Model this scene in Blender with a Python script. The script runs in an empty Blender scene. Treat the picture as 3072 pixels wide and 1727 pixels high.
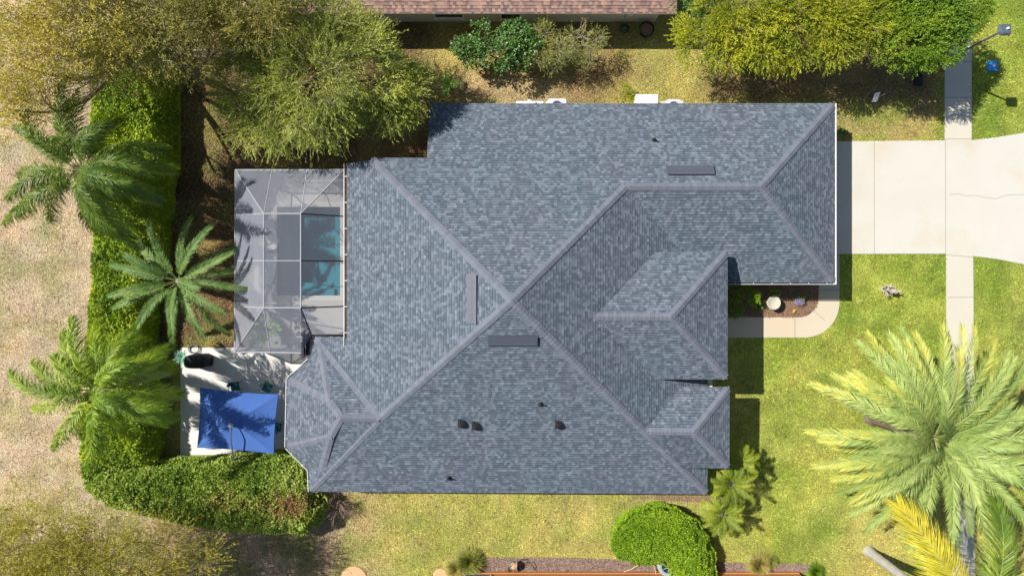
import bpy, math, random
import numpy as np
from mathutils import Vector
R = math.radians
rng = np.random.default_rng(7)
random.seed(7)
S = bpy.context.scene
COL = S.collection

# ------------------------------------------------------------------ camera, sky, sun, exposure
H = 38.5                      # drone height in metres
FPX = 2075.0                  # focal length in pixels of the 3072 px wide photograph
cam_d = bpy.data.cameras.new('camera'); cam = bpy.data.objects.new('camera', cam_d); COL.objects.link(cam)
cam.location = (0, 0, H); cam.rotation_euler = (0, 0, 0)
cam_d.sensor_width = 36; cam_d.lens = FPX/3072*36; cam_d.clip_end = 500; cam_d.clip_start = 0.5
S.camera = cam
SHX, SHY = 0.78, -0.325       # shadow offset on the ground per metre of height
sd = Vector((-SHX, -SHY, 1)).normalized()
w = bpy.data.worlds.new('World'); S.world = w; w.use_nodes = True
nt = w.node_tree; nt.nodes.clear()
sky = nt.nodes.new('ShaderNodeTexSky'); sky.sky_type = 'NISHITA'; sky.sun_disc = False
sky.sun_elevation = math.asin(sd.z); sky.sun_rotation = math.atan2(sd.x, sd.y)
bg = nt.nodes.new('ShaderNodeBackground'); bg.inputs[1].default_value = 0.07
wo = nt.nodes.new('ShaderNodeOutputWorld')
nt.links.new(sky.outputs[0], bg.inputs[0]); nt.links.new(bg.outputs[0], wo.inputs[0])
sl = bpy.data.lights.new('sun', 'SUN'); sl.energy = 4.9; sl.angle = R(0.5); sl.color = (1, 0.95, 0.87)
so = bpy.data.objects.new('sun', sl); COL.objects.link(so); so.location = (-20, 10, 40)
so.rotation_euler = (-sd).to_track_quat('-Z', 'Y').to_euler()
S.view_settings.view_transform = 'Standard'; S.view_settings.look = 'None'
S.view_settings.exposure = 0.40; S.view_settings.gamma = 1; S.view_settings.use_curve_mapping = False
S.render.engine = 'CYCLES'
S.cycles.max_bounces = 8; S.cycles.transparent_max_bounces = 16

# ------------------------------------------------------------------ helpers
def at(u, v, h=0.0):
    """metres in the place for a point of the photograph that lies at height h"""
    k = (H-h)/FPX
    return ((u-1536)*k, (863.5-v)*k)
def at3(u, v, h=0.0):
    x, y = at(u, v, h); return (x, y, h)

class MB:
    """collects vertices and faces (with a random value and optional colour and uv per face) for ONE mesh object"""
    def __init__(s): s.V = []; s.F = []; s.r = []; s.c = []; s.n = 0; s.uv = []; s.m = []
    def add(s, V, F, r=None, c=None, uv=None, m=0):
        V = np.asarray(V, float).reshape(-1, 3); F = np.asarray(F, int)
        if F.ndim == 1: F = F.reshape(1, -1)
        s.V.append(V); s.F.append(F + s.n); s.n += len(V)
        k = len(F)
        if r is None: r = rng.random(k) if k > 1 else np.array([0.5])
        s.r.append(np.broadcast_to(np.asarray(r, float), (k,)))
        s.c.append(np.zeros((k, 3)) if c is None else np.broadcast_to(np.asarray(c, float), (k, 3)))
        s.uv.append(None if uv is None else np.asarray(uv, float)); s.m.append(np.full(k, m))
        return s
    def box(s, x0, x1, y0, y1, z0, z1, **k):
        V = [(x, y, z) for z in (z0, z1) for y in (y0, y1) for x in (x0, x1)]
        return s.add(V, [(0,2,3,1), (4,5,7,6), (0,1,5,4), (2,6,7,3), (0,4,6,2), (1,3,7,5)], **k)
    def obox(s, c, dx, dy, hx, hy, z0, z1, **k):
        """box on centre c with half sizes along the unit vector dx and its perpendicular"""
        c = np.array(c[:2]); dx = np.array([dx, dy])/math.hypot(dx, dy); p = np.array([-dx[1], dx[0]])
        V = [tuple(c+sx*hx*dx+sy*hy*p)+(z,) for z in (z0, z1) for sy in (-1, 1) for sx in (-1, 1)]
        return s.add(V, [(0,2,3,1), (4,5,7,6), (0,1,5,4), (2,6,7,3), (0,4,6,2), (1,3,7,5)], **k)
    def prism(s, pts, z0, z1, **k):
        n = len(pts); V = [(p[0], p[1], z0) for p in pts]+[(p[0], p[1], z1) for p in pts]
        s.add(V, [tuple(range(2*n-1, n-1, -1))][::-1], **k) if False else s.add(V, np.arange(n, 2*n), **k)
        s.add(V, np.arange(n)[::-1], **k)
        s.add(V, [(i, (i+1) % n, n+(i+1) % n, n+i) for i in range(n)], **k)
        return s
    def tube(s, P, rad, sides=5, cap=True, **k):
        P = np.asarray(P, float); n = len(P); rad = np.broadcast_to(np.asarray(rad, float), (n,))
        T = np.gradient(P, axis=0); T /= np.linalg.norm(T, axis=1)[:, None]+1e-9
        a = np.array([0, 0, 1.]) if abs(T[0][2]) < .9 else np.array([1., 0, 0])
        A = np.cross(T, a); A /= np.linalg.norm(A, axis=1)[:, None]+1e-9; B = np.cross(T, A)
        th = np.arange(sides)*2*math.pi/sides
        V = P[:, None]+rad[:, None, None]*(np.cos(th)[None, :, None]*A[:, None]+np.sin(th)[None, :, None]*B[:, None])
        i = np.arange(n-1)[:, None]*sides; j = np.arange(sides)[None]; j2 = (j+1) % sides
        F = np.stack([i+j, i+j2, i+sides+j2, i+sides+j], -1).reshape(-1, 4)
        s.add(V.reshape(-1, 3), F, **k)
        if cap:
            s.add(V[0], np.arange(sides)[::-1], **k); s.add(V[-1], np.arange(sides), **k)
        return s
    def lathe(s, c, prof, sides=24, **k):
        """prof: (radius, z) pairs turned round the vertical through c"""
        th = np.arange(sides)*2*math.pi/sides; n = len(prof)
        V = [(c[0]+r_*math.cos(t), c[1]+r_*math.sin(t), z) for r_, z in prof for t in th]
        F = [(a*sides+j, a*sides+(j+1) % sides, (a+1)*sides+(j+1) % sides, (a+1)*sides+j) for a in range(n-1) for j in range(sides)]
        return s.add(V, F, **k)
    def leaves(s, P, D, L, W, c=None, r=None, fold=0.0):
        """rhombic leaves: base P, direction D, length L, width W"""
        n = len(P); L = np.broadcast_to(L, (n,))[:, None]; W = np.broadcast_to(W, (n,))[:, None]
        D = D/(np.linalg.norm(D, axis=1)[:, None]+1e-9)
        N = rng.normal(size=(n, 3)); N[:, 2] = np.abs(N[:, 2])+.8
        Sd = np.cross(D, N); Sd /= np.linalg.norm(Sd, axis=1)[:, None]+1e-9
        M = P+D*L*.45
        V = np.stack([P, M+Sd*W*.5, P+D*L, M-Sd*W*.5], 1).reshape(-1, 3)
        s.add(V, np.arange(4*n).reshape(n, 4), r=rng.random(n) if r is None else r, c=c)
        return s
    def build(s, name, mats, parent=None, origin=None, smooth=False):
        V = np.concatenate(s.V)
        if origin is None: origin = WO[parent.name] if parent is not None else (0, 0, 0)
        V = V-np.array(origin)
        me = bpy.data.meshes.new(name)
        loops = np.concatenate([f.ravel() for f in s.F]); cnt = np.concatenate([np.full(len(f), f.shape[1]) for f in s.F])
        me.vertices.add(len(V)); me.vertices.foreach_set('co', V.astype(np.float32).ravel())
        me.loops.add(len(loops)); me.loops.foreach_set('vertex_index', loops.astype(np.int32))
        me.polygons.add(len(cnt)); me.polygons.foreach_set('loop_start', np.concatenate([[0], np.cumsum(cnt)[:-1]]).astype(np.int32))
        me.polygons.foreach_set('loop_total', cnt.astype(np.int32))
        me.polygons.foreach_set('material_index', np.concatenate(s.m).astype(np.int32))
        at_ = me.attributes.new('rnd', 'FLOAT', 'FACE'); at_.data.foreach_set('value', np.concatenate(s.r).astype(np.float32))
        c = np.concatenate(s.c)
        if c.any():
            ca = me.attributes.new('Col', 'FLOAT_COLOR', 'CORNER')
            cc = np.repeat(np.concatenate([c, np.ones((len(c), 1))], 1), cnt, axis=0)
            ca.data.foreach_set('color', cc.astype(np.float32).ravel())
        if any(u is not None for u in s.uv):
            ul = me.uv_layers.new(name='UVMap')
            uu = np.concatenate([np.zeros((f.size, 2)) if u is None else u.reshape(-1, 2) for f, u in zip(s.F, s.uv)])
            ul.data.foreach_set('uv', uu.astype(np.float32).ravel())
        me.update(calc_edges=True); me.validate()
        me.polygons.foreach_set('use_smooth', [bool(smooth)]*len(me.polygons))
        for m in (mats if isinstance(mats, (list, tuple)) else [mats]): me.materials.append(m)
        o = bpy.data.objects.new(name, me); COL.objects.link(o)
        WO[o.name] = tuple(origin)
        if parent is not None:
            o.parent = parent; o.location = np.array(origin)-np.array(WO[parent.name])
        else: o.location = origin
        return o
WO = {}
def tag(o, label=None, cat=None, group=None, kind=None):
    if label: o['label'] = label
    if cat: o['category'] = cat
    if group: o['group'] = group
    if kind: o['kind'] = kind
    return o
def thing(name, loc, label, cat, group=None):
    if len(loc) == 2: loc = (loc[0], loc[1], 0.0)
    o = bpy.data.objects.new(name, None); COL.objects.link(o); o.location = loc; WO[o.name] = tuple(loc)
    o.empty_display_size = .3
    return tag(o, label, cat, group)
def dup(root, loc, rotz=0, label=None, scale=None):
    r = root.copy(); COL.objects.link(r); r.location = loc; r.rotation_euler = (0, 0, rotz)
    if scale: r.scale = (scale,)*3
    if label: r['label'] = label
    for ch in list(root.children):
        c = ch.copy(); COL.objects.link(c); c.parent = r
        for g in ch.children:
            d = g.copy(); COL.objects.link(d); d.parent = c
    return r

# numpy value noise, for placing colour patches and shaping crowns
def vnoise(x, y, scale, seed=0):
    g = np.random.default_rng(seed).random((64, 64)); x = np.asarray(x)/scale+17.3; y = np.asarray(y)/scale+9.1
    i = np.floor(x).astype(int); j = np.floor(y).astype(int); fx = x-i; fy = y-j
    fx = fx*fx*(3-2*fx); fy = fy*fy*(3-2*fy)
    q = lambda a, b: g[a % 64, b % 64]
    return (q(i, j)*(1-fx)+q(i+1, j)*fx)*(1-fy)+(q(i, j+1)*(1-fx)+q(i+1, j+1)*fx)*fy
def fbm(x, y, scale, seed=0, o=3):
    t = 0; a = 0
    for k in range(o): t = t+vnoise(x, y, scale/2**k, seed+k)*.5**k; a += .5**k
    return t/a
def inpoly(x, y, P):
    x = np.asarray(x); y = np.asarray(y); r = np.zeros(x.shape, bool); n = len(P)
    for i in range(n):
        x1, y1 = P[i][:2]; x2, y2 = P[(i+1) % n][:2]
        c = ((y1 > y) != (y2 > y)) & (x < (x2-x1)*(y-y1)/(y2-y1+1e-12)+x1); r ^= c
    return r

# ------------------------------------------------------------------ materials
class NT:
    def __init__(s, name):
        s.m = bpy.data.materials.new(name); s.m.use_nodes = True; s.t = s.m.node_tree; s.t.nodes.clear()
        s.out = s.t.nodes.new('ShaderNodeOutputMaterial')
    def n(s, t, ins=None, **k):
        x = s.t.nodes.new('ShaderNode'+t)
        for a, b in k.items(): setattr(x, a, b)
        for a, b in (ins or {}).items():
            if isinstance(b, bpy.types.NodeSocket): s.t.links.new(b, x.inputs[a])
            else: x.inputs[a].default_value = b
        return x
    def math(s, op, a, b=0.0, c=None):
        ins = {0: a, 1: b}
        if c is not None: ins[2] = c
        return s.n('Math', ins, operation=op).outputs[0]
    def mix(s, f, a, b, bt='MIX'):
        x = s.n('Mix', {0: f}, data_type='RGBA', blend_type=bt)
        for i, v in ((6, a), (7, b)):
            if isinstance(v, bpy.types.NodeSocket): s.t.links.new(v, x.inputs[i])
            else: x.inputs[i].default_value = tuple(v)+(1,) if len(v) == 3 else v
        return x.outputs[2]
    def ramp(s, f, stops, interp='LINEAR'):
        x = s.n('ValToRGB', {0: f}); e = x.color_ramp.elements; x.color_ramp.interpolation = interp
        while len(e) < len(stops): e.new(.5)
        for q, (p, c) in zip(e, stops): q.position = p; q.color = tuple(c)+(1,)
        return x.outputs[0]
    def noise(s, scale, detail=4, vec=None, rough=.6):
        ins = {'Scale': scale, 'Detail': detail, 'Roughness': rough}
        ins['Vector'] = vec if vec is not None else s.pos()
        return s.n('TexNoise', ins).outputs[0]
    def pos(s):
        if not hasattr(s, '_p'): s._p = s.n('TexCoord').outputs['Object']
        return s._p
    def attr(s, name, o='Fac'):
        return s.n('Attribute', attribute_name=name).outputs[o]
    def bump(s, h, st=.5, d=.02):
        return s.n('Bump', {'Height': h, 'Strength': st, 'Distance': d}).outputs[0]
    def pr(s, col, rough=.8, spec=.3, metal=0, nrm=None, **k):
        ins = {'Base Color': col if isinstance(col, bpy.types.NodeSocket) else tuple(col)+(1,), 'Roughness': rough, 'Metallic': metal, 'Specular IOR Level': spec}
        if nrm is not None: ins['Normal'] = nrm
        ins.update(k)
        return s.n('BsdfPrincipled', ins).outputs[0]
    def done(s, sh): s.t.links.new(sh, s.out.inputs[0]); return s.m

def plain(name, col, rough=.7, spec=.4, metal=0, var=.15, scale=6, bump=.15, bs=60):
    t = NT(name); n = t.noise(scale, 5)
    c = t.mix(t.math('MULTIPLY', n, 1.0), tuple(x*(1-var) for x in col), tuple(min(1, x*(1+var)) for x in col))
    return t.done(t.pr(c, rough, spec, metal, t.bump(t.noise(bs, 3), bump, .01)))
LG = 1.4
def leafmat(name, stops, trans=.35, clump=.6, cs=.8, rough=.6, gloss=.03, **_):
    """stops: leaf colours, picked by each leaf's own random value and by slow patches of the plant"""
    t = NT(name)
    f = t.math('ADD', t.math('MULTIPLY', t.attr('rnd'), 1-clump), t.math('MULTIPLY', t.n('MapRange', {0: t.noise(cs, 3), 1: .3, 2: .7}).outputs[0], clump))
    c = t.ramp(f, [(p_, tuple(min(.85, x*LG) for x in q_)) for p_, q_ in stops])
    d = t.n('BsdfDiffuse', {0: c}).outputs[0]; tr = t.n('BsdfTranslucent', {0: t.mix(.35, c, (.35, .42, .02), 'MIX')}).outputs[0]
    a = t.n('MixShader', {0: trans, 1: d, 2: tr}).outputs[0]
    g = t.n('BsdfGlossy', {0: (1, 1, 1, 1), 1: rough}).outputs[0]
    return t.done(t.n('MixShader', {0: gloss, 1: a, 2: g}).outputs[0])
def shingle(name, stops, tints, e=.143):
    t = NT(name); uv = t.n('UVMap').outputs[0]; sp = t.n('SeparateXYZ', {0: uv}); u, v = sp.outputs[0], sp.outputs[1]
    vr = t.math('DIVIDE', v, e); row = t.math('FLOOR', vr); fr = t.math('SUBTRACT', vr, row)
    wr = t.n('TexWhiteNoise', {'W': row}, noise_dimensions='1D').outputs[0]
    def cell(wd, k):
        c = t.math('FLOOR', t.math('ADD', t.math('DIVIDE', u, wd), t.math('MULTIPLY', wr, k)))
        return t.n('TexWhiteNoise', {'Vector': t.n('CombineXYZ', {0: c, 1: row, 2: k}).outputs[0]}, noise_dimensions='3D').outputs[0]
    a = cell(.155, 37.); b = cell(.36, 91.)
    f = t.math('ADD', t.math('MULTIPLY', a, .72), t.math('MULTIPLY', b, .28))
    c = t.ramp(f, stops)
    c = t.mix(.38, c, t.ramp(t.noise(.25, 3), tints), 'MULTIPLY')
    c = t.mix(t.math('MULTIPLY', t.noise(90, 2), .35), c, (.05, .055, .06))
    # darker granule band at each course head, painting in the shadow of butts above
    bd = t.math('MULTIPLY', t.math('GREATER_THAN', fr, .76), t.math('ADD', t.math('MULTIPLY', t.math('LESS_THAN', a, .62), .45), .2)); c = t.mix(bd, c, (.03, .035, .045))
    # faint weather streaks running down the slope
    sk = t.n('TexNoise', {'Vector': t.n('CombineXYZ', {0: t.math('MULTIPLY', u, 1.6), 1: t.math('MULTIPLY', v, .16)}).outputs[0], 'Scale': 1.0, 'Detail': 4}).outputs[0]
    c = t.mix(t.math('MULTIPLY', t.n('MapRange', {0: sk, 1: .45, 2: .75}).outputs[0], .3), c, (.10, .11, .13))
    h = t.math('ADD', t.math('MULTIPLY', t.math('SUBTRACT', 1., fr), 1.0), t.math('MULTIPLY', t.math('GREATER_THAN', a, .5), .5))
    return t.done(t.pr(c, .9, .2, 0, t.bump(h, 1.0, .016)))

M = {}
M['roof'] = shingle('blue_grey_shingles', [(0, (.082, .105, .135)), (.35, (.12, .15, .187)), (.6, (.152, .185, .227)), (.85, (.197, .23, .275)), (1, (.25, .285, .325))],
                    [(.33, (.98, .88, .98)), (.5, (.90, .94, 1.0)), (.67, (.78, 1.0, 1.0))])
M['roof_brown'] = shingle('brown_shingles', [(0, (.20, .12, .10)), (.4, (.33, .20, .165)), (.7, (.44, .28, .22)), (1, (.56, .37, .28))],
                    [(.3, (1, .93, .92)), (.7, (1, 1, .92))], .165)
def capmat(name, c0, c1):
    t = NT(name); c = t.mix(t.attr('rnd'), c0, c1)
    c = t.mix(t.math('MULTIPLY', t.noise(80, 2), .3), c, (.08, .08, .09))
    return t.done(t.pr(c, .9, .2))
M['cap'] = capmat('ridge_cap_shingle', (.145, .162, .20), (.18, .20, .245))
M['cap_brown'] = capmat('brown_ridge_cap', (.33, .21, .17), (.42, .28, .22))
M['white'] = plain('white_paint', (.8, .8, .8), .5, .5, var=.06)
M['wall'] = plain('cream_stucco', (.55, .53, .42), .9, .2, var=.1, bump=.3)
M['wall_house'] = plain('beige_stucco', (.6, .56, .48), .9, .2, var=.1, bump=.3)
M['orange'] = plain('orange_stucco', (.50, .23, .09), .9, .2, var=.12, bump=.3)
M['bronze'] = plain('dark_bronze', (.02, .02, .024), .35, .5, .3)
M['black'] = plain('black_plastic', (.012, .014, .018), .7, .4)
M['vent'] = plain('slate_metal', (.085, .095, .125), .5, .5, .1, var=.1)
M['alu'] = plain('white_aluminium', (.62, .64, .68), .4, .5, .2, var=.05)
M['frame'] = plain('aged_white_frame', (.42, .43, .47), .5, .4, 0, var=.08)
M['steel'] = plain('galvanised_steel', (.45, .47, .5), .35, .5, .7, var=.1)
M['lampgrey'] = plain('lamp_grey', (.12, .15, .19), .4, .5, .3)
M['glass_dark'] = plain('window_glass', (.03, .04, .06), .08, .8, 0, var=.1, bump=0)
M['pipe_tan'] = plain('tan_hose', (.5, .38, .22), .6, .4)
M['wood'] = plain('weathered_wood', (.42, .36, .3), .8, .2, var=.3, scale=20)
M['bark'] = plain('bark', (.2, .16, .12), .95, .1, var=.45, scale=14, bump=.8, bs=25)
M['palegrey_bark'] = plain('pale_bark', (.42, .4, .36), .9, .2, var=.35, scale=7, bump=.6, bs=22)
M['twig'] = plain('pale_twig', (.42, .36, .25), .9, .1, var=.3)
M['drytwig'] = plain('dry_twig', (.30, .22, .17), .9, .1, var=.3)
M['teal'] = plain('teal_metal', (.02, .16, .17), .4, .5)
M['stone'] = plain('cast_stone', (.5, .47, .38), .9, .2, var=.25, scale=9, bump=.4)
M['tanstone'] = plain('tan_stone', (.6, .38, .2), .9, .2, var=.2, scale=9, bump=.4)
M['yellow'] = plain('yellow_paint', (.75, .42, .05), .5, .5)
M['cream'] = plain('cream_paint', (.8, .68, .38), .5, .5)
M['greenmetal'] = plain('sage_metal', (.3, .38, .36), .5, .5)
M['greenhose'] = plain('green_hose', (.02, .12, .07), .5, .4)
M['blueplastic'] = plain('blue_plastic', (.05, .28, .70), .5, .4, var=.25, scale=3)
# concrete, paving, mulch, soil
def concrete(name, c0, c1, stain, seed=0.0):
    t = NT(name); c = t.mix(t.noise(.5, 5), c0, c1)
    c = t.mix(t.n('MapRange', {0: t.noise(.28, 4), 1: .52, 2: .75}).outputs[0], c, stain)
    c = t.mix(t.math('MULTIPLY', t.noise(40, 3), .25), c, tuple(x*.75 for x in c0))
    return t.done(t.pr(c, .9, .2, 0, t.bump(t.noise(70, 3), .15, .01)))
M['concrete'] = concrete('pale_concrete', (.53, .51, .445), (.60, .585, .53), (.55, .47, .35))
M['walk'] = concrete('sidewalk_concrete', (.52, .49, .41), (.59, .56, .48), (.60, .55, .44))
M['pathc'] = concrete('path_concrete', (.54, .455, .34), (.60, .53, .42), (.58, .46, .31))
M['deck'] = concrete('pool_deck_concrete', (.42, .42, .42), (.48, .48, .47), (.44, .43, .40))
M['coping'] = concrete('coping', (.50, .50, .48), (.56, .56, .54), (.5, .48, .45))
t = NT('patio_paver'); br = t.n('TexBrick', {'Vector': t.pos(), 'Color1': (.66, .65, .62, 1), 'Color2': (.72, .71, .68, 1), 'Mortar': (.5, .49, .46, 1), 'Scale': 1.0, 'Mortar Size': .008, 'Brick Width': .64, 'Row Height': .64})
br.offset = 0
c = t.mix(t.math('MULTIPLY', t.noise(2.5, 5), .35), br.outputs[0], (.52, .50, .46)); M['paver'] = t.done(t.pr(c, .85, .25, 0, t.bump(br.outputs[1], -.3, .01)))
t = NT('groove'); M['groove'] = t.done(t.pr((.26, .23, .19), .95, .1))
def mulchmat(name, a, b, c_):
    t = NT(name); n = t.noise(26, 6, rough=.75); c = t.ramp(n, [(.3, a), (.5, b), (.7, c_)])
    return t.done(t.pr(c, .95, .1, 0, t.bump(t.noise(34, 5), .9, .06)))
M['mulch'] = mulchmat('red_brown_mulch', (.10, .06, .045), (.27, .165, .12), (.45, .31, .2))
M['mulch_grey'] = mulchmat('faded_mulch', (.15, .10, .09), (.36, .26, .23), (.56, .43, .36))
t = NT('ground_soil_and_thatch'); c = t.attr('Col', 'Color'); n = t.noise(11, 8, rough=.8)
c = t.mix(1.0, c, t.ramp(n, [(.3, (.3, .28, .25)), (.5, (.9, .9, .9)), (.7, (1.7, 1.68, 1.6))]), 'MULTIPLY')
M['ground'] = t.done(t.pr(c, .95, .1, 0, t.bump(t.noise(28, 6, rough=.7), 1.0, .07)))
t = NT('grass_blade'); c = t.attr('Col', 'Color'); d = t.n('BsdfDiffuse', {0: c}).outputs[0]
tr = t.n('BsdfTranslucent', {0: c}).outputs[0]
M['blade'] = t.done(t.n('MixShader', {0: .25, 1: d, 2: tr}).outputs[0])

# ------------------------------------------------------------------ outlines on the ground
def P(*uv): return [at(u, v) for u, v in uv]
DRIVE = P((2440, 425), (2915, 421), (2990, 412), (3072, 399), (3300, 350), (3300, 865), (3072, 793), (2990, 777), (2919, 768), (2837, 761), (2440, 762))
WALK_N = P((2833, -140), (2915, -140), (2914, 430), (2834, 430))
WALK_S = P((2838, 750), (2919, 750), (2921, 1180), (2925, 1860), (2862, 1860), (2840, 1190))
def arc(cx, cy, r, a0, a1, n=14): return [(cx+r*math.cos(R(a0+(a1-a0)*i/n)), cy+r*math.sin(R(a0+(a1-a0)*i/n))) for i in range(n+1)]
PATH = P(*([(2518, 750), (2518, 900)]+arc(2413, 907, 105, 0, 90)+[(2060, 1012), (2060, 951)]+arc(2394, 890, 61, 90, 0)+[(2456, 830), (2440, 750)]))
BED_F = P(*([(2120, 951.0)]+arc(2394, 890, 61, 90, 0)+[(2456, 780), (2120, 780)]))
PATIO = P((542, 1042), (1013, 1042), (1013, 1384), (542, 1384))
DECKR = (-14.32, -8.3, -3.35, 6.12)
POOL = (at(832, 0)[0], at(1021, 0)[0], at(0, 886)[1], at(0, 621)[1])    # x0 x1 y0 y1
BED_S = P((1425, 1671), (1700, 1672), (1850, 1678), (2240, 1688), (2320, 1689), (2428, 1692), (2435, 1714), (1425, 1714))
HOUSE = [(-9.7, -10.0), (9.6, -10.0), (9.6, -8.5), (10.4, -8.5), (10.4, 1.0), (16.1, 1.0), (16.1, 8.95), (-3.7, 8.95), (-3.7, 5.9), (-7.9, 5.9), (-7.9, -3.0), (-9.7, -3.0)]
def unproj(x, y): return x*FPX/H+1536, 863.5-y*FPX/H
def gcol(x, y):
    """ground cover colour of the place (dry bahia, leaf litter, watered lawn), from slow noise and the lot's layout"""
    u, v = unproj(x, y)
    n1 = fbm(x, y, 3.0, 3); n2 = fbm(x, y, 1.1, 11); n3 = fbm(x, y, 6.0, 23)
    u = u+(n1-.5)*110; v = v+(n2-.5)*90
    C = lambda r, g, b: np.array([r, g, b])
    tan = C(.54, .42, .285); tan2 = C(.38, .33, .16); litter = C(.16, .115, .06); olive = C(.24, .23, .07)
    green = C(.225, .29, .045); lime = C(.32, .365, .07); straw = C(.44, .385, .12); brown = C(.33, .23, .11); dirt = C(.50, .36, .21)
    def sm(a, lo, hi): return np.clip((a-lo)/(hi-lo), 0, 1)[..., None]
    def mx(a, b, f): return a*(1-f)+b*f
    base = mx(straw, mx(green, straw, .45), sm(n2+n1*.6, .6, 1.1))                                # south side lawn
    base = mx(base, tan2, sm(n3, .52, .72)*.5)
    front = mx(mx(green, lime, sm(n2, .35, .7)), straw, sm(n3*.6+n1*.4, .48, .75)*.5)
    base = mx(base, front, sm(u, 2050, 2300))
    # far side of the walk greener, lower right paler
    base = mx(base, mx(lime, straw, sm(n1, .35, .6)), sm(v, 1450, 1560)*sm(u, 2450, 2600)*.8)
    base = mx(base, mx(lime, straw, sm(n1, .3, .6)), sm(u, 2890, 2930)*sm(v, 850, 1100)*.7)
    base = mx(base, mx(green, lime, sm(n1, .3, .6)), sm(u, 2890, 2930)*(1-sm(v, 420, 560)))
    # strip by the north walk, browned
    st = sm(u, 2440, 2520)*(1-sm(u, 2800, 2850))*(1-sm(v, 400, 440))
    base = mx(base, mx(mx(brown, straw, .45), green, sm(n2, .5, .75)*.6), st)
    # between the two houses
    nz = (1-sm(v, 400, 470))*(1-sm(u, 2480, 2560))
    nc = mx(mx(brown, straw, sm(n1, .35, .6)*.7), olive, sm(n2, .5, .75)*.8)
    nc = mx(nc, mx(straw, lime, .35), sm(u, 1750, 1950)*.6)
    nc = mx(nc, dirt, sm(v, 215, 250)*(1-sm(v, 300, 330))*sm(u, 1350, 1420)*(1-sm(u, 1650, 1720))*.8)
    base = mx(base, nc, nz)
    ns = (1-sm(v, 290, 335))*sm(u, 2080, 2200)*(1-sm(u, 2800, 2850)); base = mx(base, mx(litter*1.3, brown, .2), ns*.9)
    # back yard below the trees
    by = (1-sm(u, 1270, 1350))*(1-sm(v, 1040, 1120))
    bc = mx(mx(litter, brown, sm(n1, .45, .7)*.55), olive, sm(n2, .42, .65)*.7)
    base = mx(base, bc, by)
    sw = (1-sm(u, 1000, 1200))*sm(v, 1380, 1480)
    base = mx(base, mx(mx(brown, tan, .55), olive, sm(n2, .45, .7)*.7), sw)
    lf = 1-sm(u, 330, 470)
    lc = mx(mx(tan, C(.56, .44, .30), sm(n1, .4, .65)), tan2, sm(n2, .42, .7)*.75)
    base = mx(base, lc, lf)
    mt = fbm(x, y, .45, 131); m2 = fbm(x, y, 1.6, 151)
    base = base*(1.08+(mt-.5)*.4+(m2-.5)*.35)[..., None]*np.stack([1+(m2-.5)*.25, 1+(mt-.5)*.1, np.ones_like(mt)], -1)
    return np.clip(base, .01, .9)

# ground sheet
gx = np.concatenate([[-150, -90, -50], np.arange(-36, 36.01, .3), [50, 90, 150]]); gy = np.concatenate([[-150, -90, -40], np.arange(-22, 22.01, .3), [40, 90, 150]])
X, Y = np.meshgrid(gx, gy); nx, ny = len(gx), len(gy)
me = bpy.data.meshes.new('ground')
Z = np.where((abs(X) < 34) & (abs(Y) < 21), (fbm(X, Y, 2, 40)-.5)*.02-.012, -.02)
Vg = np.stack([X, Y, Z], -1).reshape(-1, 3)
ii = (np.arange(ny-1)[:, None]*nx+np.arange(nx-1)[None]).ravel()
Fg = np.stack([ii, ii+1, ii+nx+1, ii+nx], 1); cx = Vg[Fg].mean(1)
keep = ~((cx[:, 0] > POOL[0]-.35) & (cx[:, 0] < POOL[1]+.35) & (cx[:, 1] > POOL[2]-.35) & (cx[:, 1] < POOL[3]+.35))
Fg = Fg[keep]
me.from_pydata(Vg.tolist(), [], Fg.tolist())
ca = me.attributes.new('Col', 'FLOAT_COLOR', 'POINT'); cc = gcol(X, Y).reshape(-1, 3)
ca.data.foreach_set('color', np.concatenate([cc, np.ones((len(cc), 1))], 1).astype(np.float32).ravel())
me.materials.append(M['ground']); o = bpy.data.objects.new('ground', me); COL.objects.link(o); tag(o, kind='structure')

def slab(name, pts, z, mat, th=.08):
    o = MB().prism(pts, z-th, z).build(name, mat); return tag(o, kind='structure')
def groove(mb, a, b, w=.022, z=.031):
    (x1, y1), (x2, y2) = at(*a), at(*b); L = math.hypot(x2-x1, y2-y1)
    mb.obox(((x1+x2)/2, (y1+y2)/2), x2-x1, y2-y1, L/2, w/2, z-.004, z+.002)
slab('driveway', DRIVE, .028, M['concrete']); slab('sidewalk', WALK_N, .023, M['walk']); slab('sidewalk', WALK_S, .023, M['walk'])
slab('front_path', PATH, .019, M['pathc']); slab('patio', PATIO, .03, M['paver'])
g = MB()
for a, b in (((2622, 424), (2622, 762)), ((2835, 421), (2836, 762)), ((2834, 417.6), (2915, 417)), ((2838, 764.5), (2919, 771)),
             ((2835, 293), (2913, 293)), ((2840, 186), (2914, 186)), ((2838, 892), (2920, 891)), ((2840, 1033), (2920, 1033)), ((2858, 1551), (2923, 1551)),
             ((2289, 951.5), (2289, 1011.5)), ((2384, 952), (2384, 1011.5)), ((2457, 869.5), (2518, 869.5)), ((2440, 931), (2476, 962)), ((2504, 765), (2518, 765))):
    groove(g, a, b)
tag(g.build('joints', M['groove']), kind='structure')
cr = [(2846, 584), (2875, 582), (2900, 588), (2925, 586), (2950, 591), (2985, 597), (3005, 590), (3025, 585), (3050, 584), (3090, 583)]
g = MB()
for a, b in zip(cr[:-1], cr[1:]): groove(g, a, b, .018)
tag(g.build('crack', M['groove']), kind='structure')
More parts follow.
